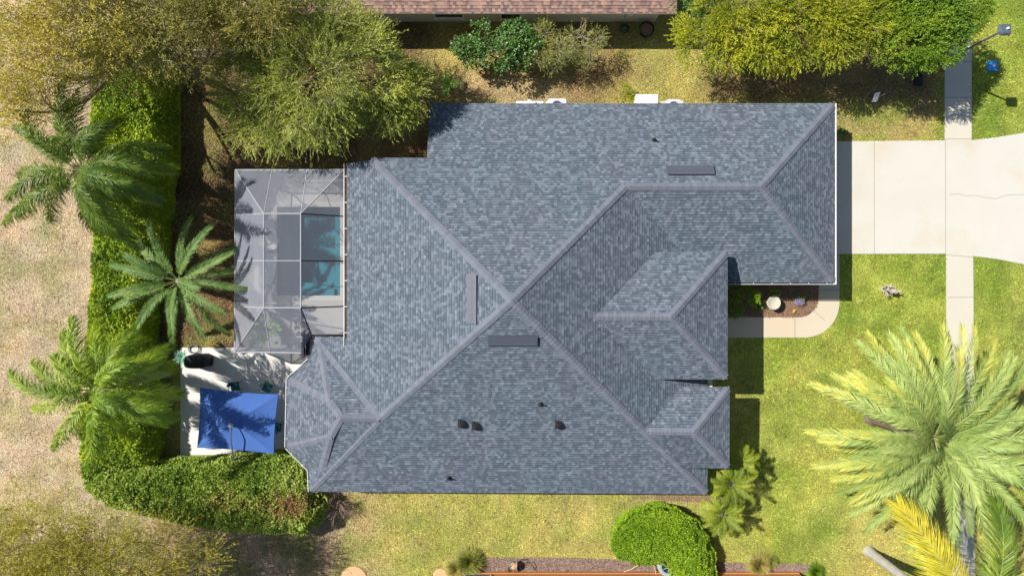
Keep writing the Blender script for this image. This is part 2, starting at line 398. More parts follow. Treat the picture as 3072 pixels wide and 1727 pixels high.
# mulch beds, slightly heaped sheets
def bed(name, pts, mat, z=.035):
    tag(MB().prism(pts, -.05, z).build(name, mat), kind='structure')
bed('mulch_bed', BED_F, M['mulch']); bed('mulch_bed', BED_S, M['mulch_grey'])
bed('mulch_bed', P((1880, 1490), (1960, 1486), (2120, 1487), (2200, 1490), (2190, 1510), (2080, 1505), (1990, 1500)), M['mulch'], .012)

# pool deck round the pool
x0, x1, y0, y1 = DECKR; px0, px1, py0, py1 = POOL; cw = .3
d = MB(); zt = .05
for a in ((x0, px0-cw, y0, y1), (px1+cw, x1, y0, y1), (px0-cw, px1+cw, y0, py0-cw), (px0-cw, px1+cw, py1+cw, y1)): d.box(*a, -.1, zt)
tag(d.build('pool_deck', M['deck']), kind='structure')

# ------------------------------------------------------------------ scattered grass blades
def scatter_grass():
    N = 620000
    x = rng.uniform(-30, 30, N); y = rng.uniform(-17.3, 17.3, N)
    bad = np.zeros(N, bool)
    for Pg in (DRIVE, WALK_N, WALK_S, PATH, BED_F, PATIO, BED_S, HOUSE): bad |= inpoly(x+rng.normal(0, .045, N), y+rng.normal(0, .045, N), Pg)
    bad |= (x > DECKR[0]-.05) & (x < DECKR[1]) & (y > DECKR[2]-.05) & (y < DECKR[3]+.05)
    bad |= (y > 14.75) & (x < 8.1) & (x > -14); bad |= (y < -15.7) & (x > -2.7) & (x < 16)
    x, y = x[~bad], y[~bad]
    # thinner cover where the soil shows
    dens = fbm(x, y, .8, 77); k = (rng.random(len(x)) < np.clip(.35+1.3*(dens-.25), .25, 1)); x, y = x[k], y[k]
    n = len(x); c = gcol(x, y)*rng.uniform(.45, 2.0, (n, 1)); c = c*(.5+1.0*vnoise(x, y, .14, 201))[:, None]; yl = rng.random((n, 1)); c = c*np.where(yl > .8, [[1.25, 1.1, .9]], [[1, 1, 1]])
    u, v = unproj(x, y); shade = (u < 1250) & (v < 1040) & (u > 400)
    c = np.where((shade & (rng.random(n) < .3))[:, None], c*[[1.5, 1.2, .9]], c)
    az = rng.uniform(0, 2*math.pi, n); el = rng.uniform(.1, 1.0, n); L = rng.uniform(.05, .13, n)
    P0 = np.stack([x, y, np.full(n, .0)], 1); D = np.stack([np.cos(az)*np.cos(el), np.sin(az)*np.cos(el), np.sin(el)], 1)
    Sd = np.stack([-np.sin(az), np.cos(az), np.zeros(n)], 1)*rng.uniform(.009, .022, (n, 1))
    V = np.stack([P0-Sd, P0+Sd, P0+D*L[:, None]], 1).reshape(-1, 3)
    m = MB(); m.add(V, np.arange(3*n).reshape(n, 3), c=np.clip(c, 0, .9))
    tag(m.build('grass', M['blade']), 'short lawn and dry grass covering the open ground', 'grass', kind='stuff')
scatter_grass()
# mulch chips
def chips(name, pts, n, cols, z, lab):
    xs = [p[0] for p in pts]; ys = [p[1] for p in pts]
    x = rng.uniform(min(xs), max(xs), n*2); y = rng.uniform(min(ys), max(ys), n*2); k = inpoly(x, y, pts); x, y = x[k], y[k]; n = len(x)
    az = rng.uniform(0, 6.28, n); el = rng.normal(.1, .25, n)
    D = np.stack([np.cos(az)*np.cos(el), np.sin(az)*np.cos(el), np.sin(el)], 1)
    m = MB(); m.leaves(np.stack([x, y, np.full(n, z)+rng.uniform(0, .03, n)], 1), D, rng.uniform(.05, .14, n), rng.uniform(.012, .03, n),
                       c=np.array(cols)[rng.integers(0, len(cols), n)]*rng.uniform(.6, 1.3, (n, 1)))
    tag(m.build(name, M['blade']), lab, 'mulch', kind='stuff')
chips('bark_chips', BED_F, 5000, [(.30, .18, .12), (.42, .29, .18), (.12, .07, .05), (.45, .36, .2)], .037, 'brown bark chips in the front flower bed')
chips('bark_chips', BED_S, 9000, [(.36, .27, .24), (.52, .42, .36), (.2, .14, .13), (.46, .3, .22)], .037, 'faded bark chips along the orange neighbouring wall')
# fallen leaves in the back yard
def litter():
    n = 26000; u = rng.uniform(430, 1290, n); v = rng.uniform(60, 1045, n)
    x = (u-1536)*H/FPX; y = (863.5-v)*H/FPX
    k = ~(((x > DECKR[0]-.05) & (y < DECKR[3]+.05)) | ((x > -4.2) & (y < 6))) & (fbm(x, y, 1.5, 5) > .4); x, y = x[k], y[k]; n = len(x)
    az = rng.uniform(0, 6.28, n); el = rng.normal(.2, .3, n); D = np.stack([np.cos(az)*np.cos(el), np.sin(az)*np.cos(el), np.sin(el)], 1)
    m = MB(); m.leaves(np.stack([x, y, rng.uniform(.0, .04, n)], 1), D, rng.uniform(.07, .16, n), rng.uniform(.03, .06, n),
        c=np.array([(.42, .28, .15), (.3, .18, .09), (.55, .42, .28), (.14, .09, .05)])[rng.integers(0, 4, n)])
    tag(m.build('leaf_litter', M['blade']), 'dry fallen leaves on the shaded back yard', 'leaf litter', kind='stuff')
litter()
# ------------------------------------------------------------------ the house
hs = thing('house', (0, 0, 0), 'large single storey house with blue grey shingled hip roof at the centre of the lot', 'house')
wl = MB(); zc = 2.6
wl.prism(HOUSE, 0, zc)
wl.box(-7.0, -3.72, 5.0, 5.9, zc, 4.2); wl.box(-7.9, -7.0, -3.0, 5.9, zc, 3.6)          # taller walls of the recessed rooms
wl.box(7.6, 10.4, -4.2, 1.4, zc, 4.25); wl.box(8.6, 10.4, -8.6, -5.3, zc, 3.5)
wl.build('wall', M['wall_house'], hs)
fW = lambda x, y: 7.85+.5*x
fE = lambda x, y: 7.85-.5*x
fN = lambda x, y: 7.56-.5*y
fS = lambda x, y: 8.12+.5*y
APX = (0, -.56, 7.84); GW = (5.48, 4.895, 5.11); GP = (12.025, 4.895, 5.1125)
J = at3(1139, 1256, 4.88); Fp = (-10.2, -2.52, 2.76); A = at3(862.6, 1137, 2.8); B = at3(858.5, 1341, 2.8); Cc = at3(926, 1409, 2.8); Dc = at3(929, 1474, 2.8)
R_ = at3(1023, 1253, 4.85); K1 = at3(987, 1202, 4.42); K2 = at3(992, 1307, 4.42); T1 = at3(960, 1034, 3.0); Pp = at3(966, 1404, 3.38); SEm = (10.1, -10.64, 2.8)
bumpP = (8.92, -7.05, 4.6); bumpW = (6.48, -7.03, 4.61)
roof = MB(); PL = []
def rpoly(pts, down):
    """roof plane: down = downslope direction in plan; uv runs along the eave and up the slope, in metres"""
    pts = [np.array(p, float) for p in pts]; d = np.array(down, float); d /= np.linalg.norm(d); e = np.array([-d[1], d[0]])
    A_ = np.array([[p[0], p[1], 1] for p in pts]); co = np.linalg.lstsq(A_, np.array([p[2] for p in pts]), rcond=None)[0]
    sl = math.sqrt(1+co[0]**2+co[1]**2)
    uv = [(p[:2]@e+50+7.3*d[0]+3.1*d[1], -(p[:2]@d)*sl+40) for p in pts]
    roof.add(pts, np.arange(len(pts)), uv=uv)
rpoly([APX, (-7.0, 6.42, 4.35), (-4.2, 6.42, 4.35), (-4.25, 9.52, 2.8), (16.65, 9.52, 2.8), GP, GW][::-1], (0, 1))
rpoly([APX, GW, (10.1, .27, 2.8), SEm][::-1], (1, 0))
rpoly([APX, SEm, (8.56, -9.10, 3.57), (10.98, -9.10, 3.57), bumpP, bumpW][::-1], (0, -1))
rpoly([APX, J, Dc, SEm], (0, -1))
rpoly([APX, (-7.0, 6.42, 4.35), (-6.95, 6.3, 4.375), (-8.3, 6.26, 3.7), (-8.3, -2.52, 3.7), Fp, J], (-1, 0))
rpoly([GW, GP, (16.65, .27, 2.8), (10.1, .27, 2.8)][::-1], (0, -1))
rpoly([GP, (16.65, 9.52, 2.8), (16.65, .27, 2.8)][::-1], (1, 0))
eW = (3.945, -1.355, 5.8775); eP = (7.505, -1.355, 5.8775)                              # raised entry roof
rpoly([eW, eP, (10.66, 1.8, 4.3), (7.1, 1.8, 4.3)], (0, 1))
rpoly([eW, eP, (10.66, -4.51, 4.3), (7.1, -4.51, 4.3)][::-1], (0, -1))
rpoly([eP, (10.66, 1.8, 4.3), (10.66, -4.51, 4.3)][::-1], (1, 0))
rpoly([bumpW, bumpP, (10.98, -4.99, 3.6), (8.5, -4.99, 3.6)], (0, 1))
rpoly([bumpP, (10.98, -4.99, 3.6), (10.98, -9.10, 3.57)][::-1], (1, 0))
# breakfast bay
rpoly([Fp, T1, K1, R_, J], (0, 1)); Ee = at3(931, 1074, 2.8)
rpoly([Fp, Ee, A, K1, T1], (-1, 1)); rpoly([A, B, K2, R_, K1], (-1, 0)); rpoly([B, Cc, Pp, K2], (-1, -1))
rpoly([R_, K2, Pp, J], (0, -1)); rpoly([J, Pp, Cc, Dc], (-1, -.9))
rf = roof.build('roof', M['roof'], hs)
def caps(name, pts, parent, mat, wd=.19, z1=None, step=.195, side=None, lift=.022):
    """overlapping cap shingles from the low end to the high end of a hip or ridge; side = drop of each wing"""
    m = MB(); pts = [np.array(p, float) for p in pts]
    pts[0] = pts[0]+(pts[1]-pts[0])/np.linalg.norm(pts[1]-pts[0])*(.14 if round(float(pts[0][2]), 3) in (2.8, 2.75, 2.76, 4.3, 3.6, 3.57, 4.35) else 0)
    for a, b in zip(pts[:-1], pts[1:]):
        L = np.linalg.norm(b-a); n = max(1, int(round(L/step))); d = (b-a)/L; s2 = np.array([-d[1], d[0], 0]); s2 /= np.linalg.norm(s2)
        dr = side if side is not None else .35
        for k in range(n):
            p0 = a+d*L*k/n-d*.01; p1 = a+d*L*(k+1)/n+d*.03; u0 = np.array([0, 0, lift+.015]); u1 = np.array([0, 0, lift])
            j = rng.normal(0, .004)
            V = []
            for p, u in ((p0, u0), (p1, u1)):
                for w_ in (-1, -.5, 0, .5, 1):
                    V.append(p+s2*(w_*wd+j)+u-np.array([0, 0, dr*wd*max(0, abs(w_)-.05)]))
            V += [v-np.array([0, 0, .022]) for v in V[:5]]
            r_ = rng.random()
            m.add(V, [(0, 1, 6, 5), (1, 2, 7, 6), (2, 3, 8, 7), (3, 4, 9, 8), (10, 11, 1, 0), (11, 12, 2, 1), (12, 13, 3, 2), (13, 14, 4, 3)], r=r_)
            m.add([V[0], V[5], V[5]-np.array([0, 0, .03]), V[10], V[4], V[9], V[9]-np.array([0, 0, .03]), V[14]], [(0, 3, 2, 1), (4, 5, 6, 7)], r=r_)
    return m.build(name, mat, parent)
for pts in ([(-7.0, 6.42, 4.35), APX], [J, APX], [Dc, J], [SEm, bumpW], [bumpW, APX], [APX, GW][::-1], [(16.65, 9.52, 2.8), GP], [(16.65, .27, 2.8), GP],
            [(10.66, 1.8, 4.3), eP], [(10.66, -4.51, 4.3), eP], [(10.98, -4.99, 3.6), bumpP], [(10.98, -9.10, 3.57), bumpP], [T1, K1, R_], [A, K1], [B, K2], [K2, R_]):
    caps('ridge_cap', pts, rf, M['cap'], side=.35)
caps('ridge_cap', [Pp, K2], rf, M['cap'], side=.25)
# the band of shingles woven over the bay's valley
caps('ridge_cap', [Fp, J], rf, M['cap'], side=-.1, lift=.05, wd=.15)
for pts in ([GW, GP], [eP, eW], [bumpP, bumpW], [R_, J]): caps('ridge_cap', pts, rf, M['cap'], side=.5)

def strip(name, segs, parent, mat, z0, z1, wd, side=1):
    m = MB()
    for a, b in segs:
        dx, dy = b[0]-a[0], b[1]-a[1]; L = math.hypot(dx, dy); nx_, ny_ = dy/L*side, -dx/L*side; z = a[2]; zb = b[2]
        V = [(p[0]+nx_*q, p[1]+ny_*q, pz+zz) for zz in (z0, z1) for q in (.004, wd) for p, pz in ((a, z), (b, zb))]
        m.add(V, [(0,2,3,1), (4,5,7,6), (0,1,5,4), (2,6,7,3), (0,4,6,2), (1,3,7,5)])
    return m.build(name, mat, parent)
P3 = lambda x, y, z: (x, y, z)
eaves = [[(-4.25, 9.52, 2.8), (16.65, 9.52, 2.8)], [(16.65, 9.52, 2.8), (16.65, .27, 2.8)], [(16.65, .27, 2.8), (10.1, .27, 2.8)], [SEm, Dc], [Dc, Cc], [Cc, B], [B, A], [A, Ee],
         [(10.1, -9.1, 2.8), SEm], [(-8.3, -2.52, 3.7), (-8.3, 6.26, 3.7)], [(-7.0, 6.42, 4.35), (-4.2, 6.42, 4.35)],
         [(-4.2, 6.42, 4.35), (-4.25, 9.52, 2.8)], [(7.1, 1.8, 4.3), (10.66, 1.8, 4.3)], [(10.66, 1.8, 4.3), (10.66, -4.51, 4.3)], [(10.66, -4.51, 4.3), (7.1, -4.51, 4.3)],
         [(8.5, -4.99, 3.6), (10.98, -4.99, 3.6)], [(10.98, -4.99, 3.6), (10.98, -9.1, 3.57)], [(10.98, -9.1, 3.57), (8.56, -9.1, 3.57)], [(10.1, -4.4, 2.8), (10.1, -5.0, 2.8)]]
# fascia boards sit just under the shingle edge, soffits run back to the wall
fas = MB()
for a, b in eaves:
    dx, dy = b[0]-a[0], b[1]-a[1]; L = math.hypot(dx, dy); nx_, ny_ = -dy/L, dx/L
    q = -.02
    fas.add([(a[0]+nx_*q, a[1]+ny_*q, a[2]-.02), (b[0]+nx_*q, b[1]+ny_*q, b[2]-.02), (b[0]+nx_*q, b[1]+ny_*q, b[2]-.2), (a[0]+nx_*q, a[1]+ny_*q, a[2]-.2)], (0, 1, 2, 3))
fas.build('fascia', M['white'], hs)
# gutters: open troughs with a bright outer lip and straps
def gutter(a, b, mat, side=1, strap=.9, wd=.12, drop=.015, inner=M['black']):
    dx, dy = b[0]-a[0], b[1]-a[1]; L = math.hypot(dx, dy); ex, ey = dx/L, dy/L; nx_, ny_ = ey*side, -ex*side
    m = MB()
    def bar(q0, q1, z0, z1, mi=0, s0=0., s1=L):
        V = [(a[0]+ex*s+nx_*q, a[1]+ey*s+ny_*q, a[2]+zz) for zz in (z0, z1) for q in (q0, q1) for s in (s0, s1)]
        m.add(V, [(0,2,3,1), (4,5,7,6), (0,1,5,4), (2,6,7,3), (0,4,6,2), (1,3,7,5)], m=mi)
    bar(wd-.022, wd, -.13, drop); bar(.0, wd-.036, -.13, -.12, 1); bar(-.005, .004, -.13, -.03)
    k = max(1, int(L/strap))
    for i in range(k): bar(.006, wd-.037, -.02, -.005, 0, (i+.5)*L/k-.015, (i+.5)*L/k+.015)
    return m.build('gutter', [mat, inner], hs)
gutter((16.65, 9.52, 2.8), (16.65, .19, 2.8), M['white'], -1, wd=.09); gutter((16.74, .27, 2.8), (10.1, .27, 2.8), M['white'], -1, wd=.09)
gutter((-8.3, -2.9, 3.7), (-8.3, 6.26, 3.7), M['white'], -1, 1.2, wd=.17, inner=M['mulch'])
for a, b in ((Dc, Cc), (Cc, B), (B, A), (A, at3(926, 1079, 2.8))): gutter(a, b, M['white'], -1, .8, wd=.085)
gutter((10.1, -4.4, 2.8), (10.1, -5.05, 2.8), M['white'], 1)
# dark gutter where cage meets bay, with dark pieces painting in a shaded gap
m = MB(); X0, Y0 = at(908, 1000, 2.75); X1, Y1 = at(1030, 1001, 2.75)
m.box(X0+.6, -8.42, -2.52, -2.38, 2.62, 2.78); m.box(X0, X0+.62, -2.52, -2.38, 2.55, 2.80); m.box(X0, X0+.07, -3.6, -2.52, 2.5, 2.79)
m.box(X0+.08, X0+.62, -3.5, -2.52, 2.45, 2.5); m.box(-10.28, -10.21, -3.5, -2.52, 2.5, 2.8)
m.build('gutter_and_gap_shade', M['bronze'], hs)
m = MB(); m.tube([at3(937, 1062, 2.7), at3(937, 1074, 2.68), at3(925, 1086, 2.6), at3(928, 1090, .3)], .05, 8); m.build('downspout', M['white'], hs)
# low long attic vents
def on(u, v, f):
    h = 5.
    for _ in range(12): x, y = at(u, v, h); h = f(x, y)
    return x, y, h
def atticvent(c0, c1, f, lowdir):
    (xa, ya, _), (xb, yb, _) = on(*c0, f), on(*c1, f); x0, x1 = sorted((xa, xb)); y0, y1 = sorted((ya, yb)); m = MB()
    V = [(x, y, f(x, y)+dz) for dz in (0, .13) for y in (y0, y1) for x in (x0, x1)]
    m.add(V, [(0,2,3,1), (4,5,7,6), (0,1,5,4), (2,6,7,3), (0,4,6,2), (1,3,7,5)])
    # flange and a raised middle seam
    for (a, b) in (((x0-.05, y0-.05), (x1+.05, y1+.05)),):
        V = [(x, y, f(x, y)+dz) for dz in (0, .02) for y in (a[1], b[1]) for x in (a[0], b[0])]
        m.add(V, [(4,5,7,6), (0,1,5,4), (2,6,7,3), (0,4,6,2), (1,3,7,5)])
    if x1-x0 > y1-y0:
        ym = (y0+y1)/2; V = [(x, y, f(x, y)+dz) for dz in (.13, .14) for y in (ym-.02, ym+.02) for x in (x0, x1)]
    else:
        xm = (x0+x1)/2; V = [(x, y, f(x, y)+dz) for dz in (.13, .14) for y in (y0, y1) for x in (xm-.02, xm+.02)]
    m.add(V, [(4,5,7,6), (0,1,5,4), (2,6,7,3), (0,4,6,2), (1,3,7,5)])
    m.build('attic_vent', M['vent'], hs)
atticvent((1401, 825), (1429, 971), fW, 0); atticvent((1467, 1010), (1612, 1036), fS, 0); atticvent((2001, 499), (2143, 524), fN, 0)
for u, v in ((1386, 1268), (1427, 1275), (1677, 1272)):                                # curved hood vents, open to the lower right
    x, y, h = on(u, v, fS); m = MB(); n = 8; V = []; r_ = .17
    m.box(x-.19, x-.06, y-.2, y+.2, h-.05, h+.17)
    for i in range(n+1):
        a = math.pi/2*i/n; V += [(x-.06, y-.2, h-.08), (x-.06+.3*math.sin(a), y-.2+.4*math.cos(a), h+.01+.12*math.cos(a)), (x-.06, y-.2, h+.17)]
    m.add(V, [(3*i+1, 3*i+4, 3*i+5, 3*i+2) for i in range(n)]); m.build('hood_vent', M['black'], hs)
for u, v, f in ((1622, 1211, fS), (1347, 1433, fS), (1962, 421, fN)):
    x, y, h = on(u, v, f); m = MB(); m.tube([(x, y, h-.1), (x, y, h+.32)], .04, 10); m.lathe((x, y), [(.13, h+.01), (.06, h+.06), (.045, h+.12)], 12)
    m.build('vent_pipe', M['black'], hs)
# garage door and windows on the walls below the eaves
gd = MB(); gd.box(16.1, 16.14, 2.0, 7.4, .05, 2.3)
for k in range(1, 4): gd.box(16.141, 16.15, 2.0, 7.4, .05+k*.56-.02, .05+k*.56+.02)
gd.build('garage_door', M['white'], hs)
for x in (-5.5, -1, 3, 6.5):
    fr = MB().box(x-.7, x+.7, -10.06, -10.0, .8, 2.2).build('window', M['white'], hs)
    MB().box(x-.62, x+.62, -10.07, -10.062, .88, 2.12).build('pane', M['glass_dark'], fr)
for y in (-2, 1, 4):
    fr = MB().box(-7.96, -7.9, y-.9, y+.9, .1, 2.3).build('sliding_door', M['white'], hs)
    MB().box(-7.97, -7.962, y-.82, y+.82, .2, 2.2).build('pane', M['glass_dark'], fr)

# ------------------------------------------------------------------ neighbour to the north: brown roof and shaded cream wall
nb = thing('neighbour_house', (-3, 16, 0), 'neighbouring house with brown shingled roof and cream wall along the top', 'house')
MB().box(-13.2, 7.96, 14.79, 23.0, 0, 2.55).build('wall', M['wall'], nb)
roof = MB(); ye = 14.17; rz = 2.75; xr = 8.52; xl = -14.0; yr = 19; zr = rz+.42*(yr-ye)
rpoly([(xl, ye, rz), (xr, ye, rz), (xr-4.83, yr, zr), (xl+4.83, yr, zr)], (0, -1)); rpoly([(xr, ye, rz), (xr, 2*yr-ye, rz), (xr-4.83, yr, zr)], (1, 0))
rpoly([(xl, ye, rz), (xl+4.83, yr, zr), (xl, 2*yr-ye, rz)], (-1, 0)); rpoly([(xl+4.83, yr, zr), (xr-4.83, yr, zr), (xr, 2*yr-ye, rz), (xl, 2*yr-ye, rz)], (0, 1))
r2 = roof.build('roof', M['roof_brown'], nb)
caps('ridge_cap', [(xr, ye, rz), (xr-4.83, yr, zr)], r2, M['cap_brown'], side=.3); caps('ridge_cap', [(xl, ye, rz), (xl+4.83, yr, zr)], r2, M['cap_brown'], side=.3)
m = MB(); m.box(xl+.03, xr-.03, ye+.02, ye+.05, rz-.2, rz-.02); m.box(xr-.06, xr-.03, ye+.03, yr, rz-.2, rz-.02); m.box(xl+.05, xr-.07, ye+.05, 14.79, rz-.2, rz-.18); m.build('fascia', M['wall'], nb)
for u0, u1, zb in ((1304, 1392, .75), (1501, 1563, .55)):
    k = 37.8/FPX; a, b = (u0-1536)*k, (u1-1536)*k
    wn = MB().box(a, b, 14.73, 14.79, zb, 2.1).build('window', M['white'], nb)
    MB().box(a+.06, b-.06, 14.722, 14.729, zb+.08, 2.04).build('pane', M['glass_dark'], wn); MB().box(a-.05, b+.05, 14.66, 14.729, zb-.06, zb-.002).build('sill', M['white'], wn)
m = MB(); X0, Y0 = at(1892, 55, 1.2); m.lathe((0, 0), [(.13, 0), (.13, .1), (.02, .11)], 16)
V = np.concatenate(m.V); V = np.stack([V[:, 0]+X0, 14.79-V[:, 2], V[:, 1]+1.2], 1); m.V = [V]; m.build('meter', M['white'], nb)
MB().box(X0+.25, X0+.5, 14.72, 14.79, .9, 1.3).box(X0-.22, X0-.16, 14.73, 14.79, .2, 1.9).build('meter_box', M['wall'], nb)
m = MB(); m.tube([at3(872, -6, 3.0), at3(875, 8, 2.9), at3(886, 16, 2.7), at3(890, 18, 1.0)], .09, 8); m.build('downspout', M['white'], nb, smooth=True)

# neighbour to the south: only the foot of an orange wall is in view
sb = thing('neighbour_house', (6, -18, 0), 'neighbouring house whose orange stucco wall runs along the bottom edge', 'house')
yw = -15.78
MB().box(-2.7, 15.9, yw-8, yw, 0, 2.6).build('wall', M['orange'], sb); MB().box(-2.7, 15.9, yw+.002, yw+.05, 0, .28).build('plinth', M['orange'], sb)
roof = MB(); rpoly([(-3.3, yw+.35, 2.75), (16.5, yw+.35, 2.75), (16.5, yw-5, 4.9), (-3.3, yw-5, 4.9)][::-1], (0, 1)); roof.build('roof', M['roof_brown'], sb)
a, b = at(1392, 1724, .55)[0], at(1473, 1724, .55)[0]
wn = MB().box(a, b, yw+.001, yw+.07, .55, 1.9).build('window', M['white'], sb); MB().box(a+.07, b-.07, yw+.071, yw+.08, .62, 1.84).build('pane', M['glass_dark'], wn)
# ------------------------------------------------------------------ pool, screen cage
pl = thing('swimming_pool', ((px0+px1)/2, (py0+py1)/2, 0), 'teal swimming pool under the screen cage beside the house', 'swimming pool')
t = NT('pool_plaster'); t.pos(); v = t.n('TexVoronoi', {'Vector': t.pos(), 'Scale': 9.0}, feature='DISTANCE_TO_EDGE')
M['plaster'] = t.done(t.pr(t.mix(t.noise(1.5, 4), (.07, .27, .33), (.13, .37, .43)), .8, .2, 0, t.bump(t.noise(40, 3), .3)))
t = NT('pool_water'); nrm = t.bump(t.noise(3.2, 3), .35, .03)
fr = t.n('Fresnel', {'IOR': 1.33, 'Normal': nrm}).outputs[0]
a_ = t.n('BsdfTransparent', {0: (.50, .80, .84, 1)}).outputs[0]; b_ = t.n('BsdfGlossy', {0: (1, 1, 1, 1), 1: .05, 'Normal': nrm}).outputs[0]
M['water'] = t.done(t.n('MixShader', {0: fr, 1: a_, 2: b_}).outputs[0])
bs = MB(); zd = -1.35; ls = px1-.38; ss = py0+.75
def inner(mb, x0, x1, y0, y1, z0, z1):                                      # inward facing box without lid
    V = [(x, y, z) for z in (z0, z1) for y in (y0, y1) for x in (x0, x1)]
    mb.add(V, [(0,1,3,2), (0,4,5,1), (2,3,7,6), (0,2,6,4), (1,5,7,3)])
inner(bs, px0, px1, py0, py1, zd, .02)
bs.box(ls, px1-.002, py0+.002, py1-.45, zd, -.38)                            # bench along the house side
bs.box(px0+.002, ls-.002, py0+.002, ss, zd, -.42); bs.box(px0+1.2, ls-.01, py0+.003, py0+.38, -.418, -.2)  # shallow shelf and step
bs.build('basin', M['plaster'], pl)
cp = MB(); c = cw
for a in ((px0-c, px0, py0-c, py1+c), (px1, px1+c, py0-c, py1+c), (px0, px1, py0-c, py0), (px0, px1, py1, py1+c)): cp.box(*a, -.1, .062)
cp.build('coping', M['coping'], pl)
gw = 40; X, Y = np.meshgrid(np.linspace(px0, px1, gw), np.linspace(py0, py1, gw)); Z = -.06+.004*np.sin(X*7+Y*3)+.004*np.cos(Y*9-X*2)
ii = (np.arange(gw-1)[:, None]*gw+np.arange(gw-1)[None]).ravel()
wt = MB().add(np.stack([X, Y, Z], -1).reshape(-1, 3), np.stack([ii, ii+1, ii+gw+1, ii+gw], 1)).build('water', M['water'], pl, smooth=True)

t = NT('insect_screen')
lw = t.n('LayerWeight', {0: .5}); f = t.math('ADD', .20, t.math('MULTIPLY', t.math('SQRT', lw.outputs['Facing']), .56))
wv = t.n('TexNoise', {'Vector': t.n('Mapping', {0: t.pos(), 'Scale': (1.2, .25, .3)}).outputs[0], 'Scale': 2.2, 'Detail': 3}).outputs[0]
f = t.math('MULTIPLY', f, t.math('ADD', .85, t.math('MULTIPLY', wv, .3)))
dif = t.n('BsdfDiffuse', {0: (.36, .38, .45, 1)}).outputs[0]; trl = t.n('BsdfTranslucent', {0: (.3, .3, .34, 1)}).outputs[0]
M['screen'] = t.done(t.n('MixShader', {0: f, 1: t.n('BsdfTransparent').outputs[0], 2: t.n('MixShader', {0: .25, 1: dif, 2: trl}).outputs[0]}).outputs[0])
cg = thing('pool_cage', (-11.5, 1.4, 0), 'white framed insect screen cage roofed over the pool', 'screen enclosure')
ze, zt2, zh = 2.7, 4.1, 3.5
NW = (-14.31, 6.1, ze); SW = (-14.35, -3.32, ze); tNW = (-12.34, 3.69, zt2); tNE = (-10.5, 3.69, zt2); tSW = (-12.34, -.99, zt2); tSE = (-10.5, -.99, zt2)
hNE = (-8.5, 6.1, 3.15); hE1 = (-8.5, 3.62, zh); hE3 = (-8.5, -.93, zh); hSE = (-8.5, -2.36, zh-.1); sC = (-10.33, -2.4, 2.85); sE = (-10.9, -3.36, 2.72); NE0 = (-8.5, 6.1, ze)
lerp = lambda a, b, t_: tuple(np.array(a)*(1-t_)+np.array(b)*t_)
def panel(*p):
    MB().add(p, np.arange(len(p))).build('screen_panel', M['screen'], cg)
tM_w, tM_e = lerp(tNW, tSW, .5), lerp(tNE, tSE, .5); wM1, wM2, wM3 = at3(706, 645, ze), at3(705, 782, ze), at3(704, 918, ze); hM = (-8.5, 1.36, zh)
n1, n2 = (-12.42, 6.1, ze), (-10.6, 6.1, ze); s1 = at3(811, 1056, ze)
panel(NW, wM1, tNW); panel(wM1, wM2, tM_w, tNW); panel(wM2, wM3, tSW, tM_w); panel(wM3, SW, tSW)
panel(NW, tNW, n1); panel(n1, tNW, tNE, n2); panel(n2, tNE, hNE); panel(tNE, hE1, hNE)
panel(tNW, tM_w, tM_e, tNE); panel(tM_w, tSW, tSE, tM_e)
panel(tNE, tM_e, hM, hE1); panel(tM_e, tSE, hE3, hM); panel(tSE, sC, hSE, hE3)
panel(SW, s1, tSW); panel(s1, sE, sC, tSE, tSW)
g0 = lambda p: (p[0], p[1], .05)
panel(NW, SW, g0(SW), g0(NW)); panel(NW, NE0, g0(NE0), g0(NW)); panel(SW, sE, g0(sE), g0(SW))
def beam(a, b, r=.032, mat='frame'):
    MB().tube([a, b], r*.8, 4).build('beam', M[mat], cg)
for a, b, r in ((NW, SW, .05), (NW, NE0, .05), (SW, sE, .05), (tNW, tNE, .045), (tNW, tSW, .045), (tNE, tSE, .045), (tSW, tSE, .045), (tM_w, tM_e, .03),
             (NW, tNW, .04), (SW, tSW, .04), (n1, tNW, .03), (n2, tNE, .035), (wM1, tNW, .03), (wM2, tM_w, .03), (wM3, tSW, .03), (s1, tSW, .03), (tNE, hNE, .04), (lerp(n2, tNE, .25), lerp(hNE, hE1, .25), .02)):
    beam(a, b, r)
for a, b in ((tNE, hE1), (tM_e, hM), (tSE, hE3), (tSE, sC)): beam(a, b, .042, 'bronze')
for p in (NW, n1, n2, SW, s1, wM1, wM2, wM3): MB().tube([p, g0(p)], .045, 4).build('post', M['alu'], cg)
for a, b in ((NW, SW), (NW, NE0), (SW, sE)): beam(tuple(np.array(a)-[0, 0, 1.8]), tuple(np.array(b)-[0, 0, 1.8]), .025)

# things on the pool deck
def leafyplant(name, u, v, h, rad, n, mat, label, cat, lw=.22, parent_pot=True):
    x, y = at(u, v, h*.6); t_ = thing(name, (x, y, 0), label, cat)
    m = MB(); P_ = []; D_ = []
    for i in range(n):
        a = rng.uniform(0, 6.28); el = rng.uniform(.2, 1.2); L = rad*rng.uniform(.4, 1)
        p0 = np.array([x, y, .35]); p1 = p0+np.array([math.cos(a)*math.cos(el)*L, math.sin(a)*math.cos(el)*L, (h-.35)*rng.uniform(.5, 1)])
        m.tube([p0, (p0+p1)/2+[0, 0, .1], p1], .008, 4, cap=False); P_.append(p1); D_.append([math.cos(a), math.sin(a), rng.uniform(-.5, .2)])
    m.build('stems', M['bark'], t_); l = MB(); l.leaves(np.array(P_), np.array(D_), rng.uniform(lw*1.0, lw*1.8, n), rng.uniform(lw*.7, lw*1.1, n)); l.build('foliage', mat, t_)
    if parent_pot: MB().lathe((x, y), [(.0, .05), (.17, .05), (.24, .36), (.2, .36), (.19, .3), (0, .3)], 18).build('pot', M['stone'], t_, smooth=True)
    return t_
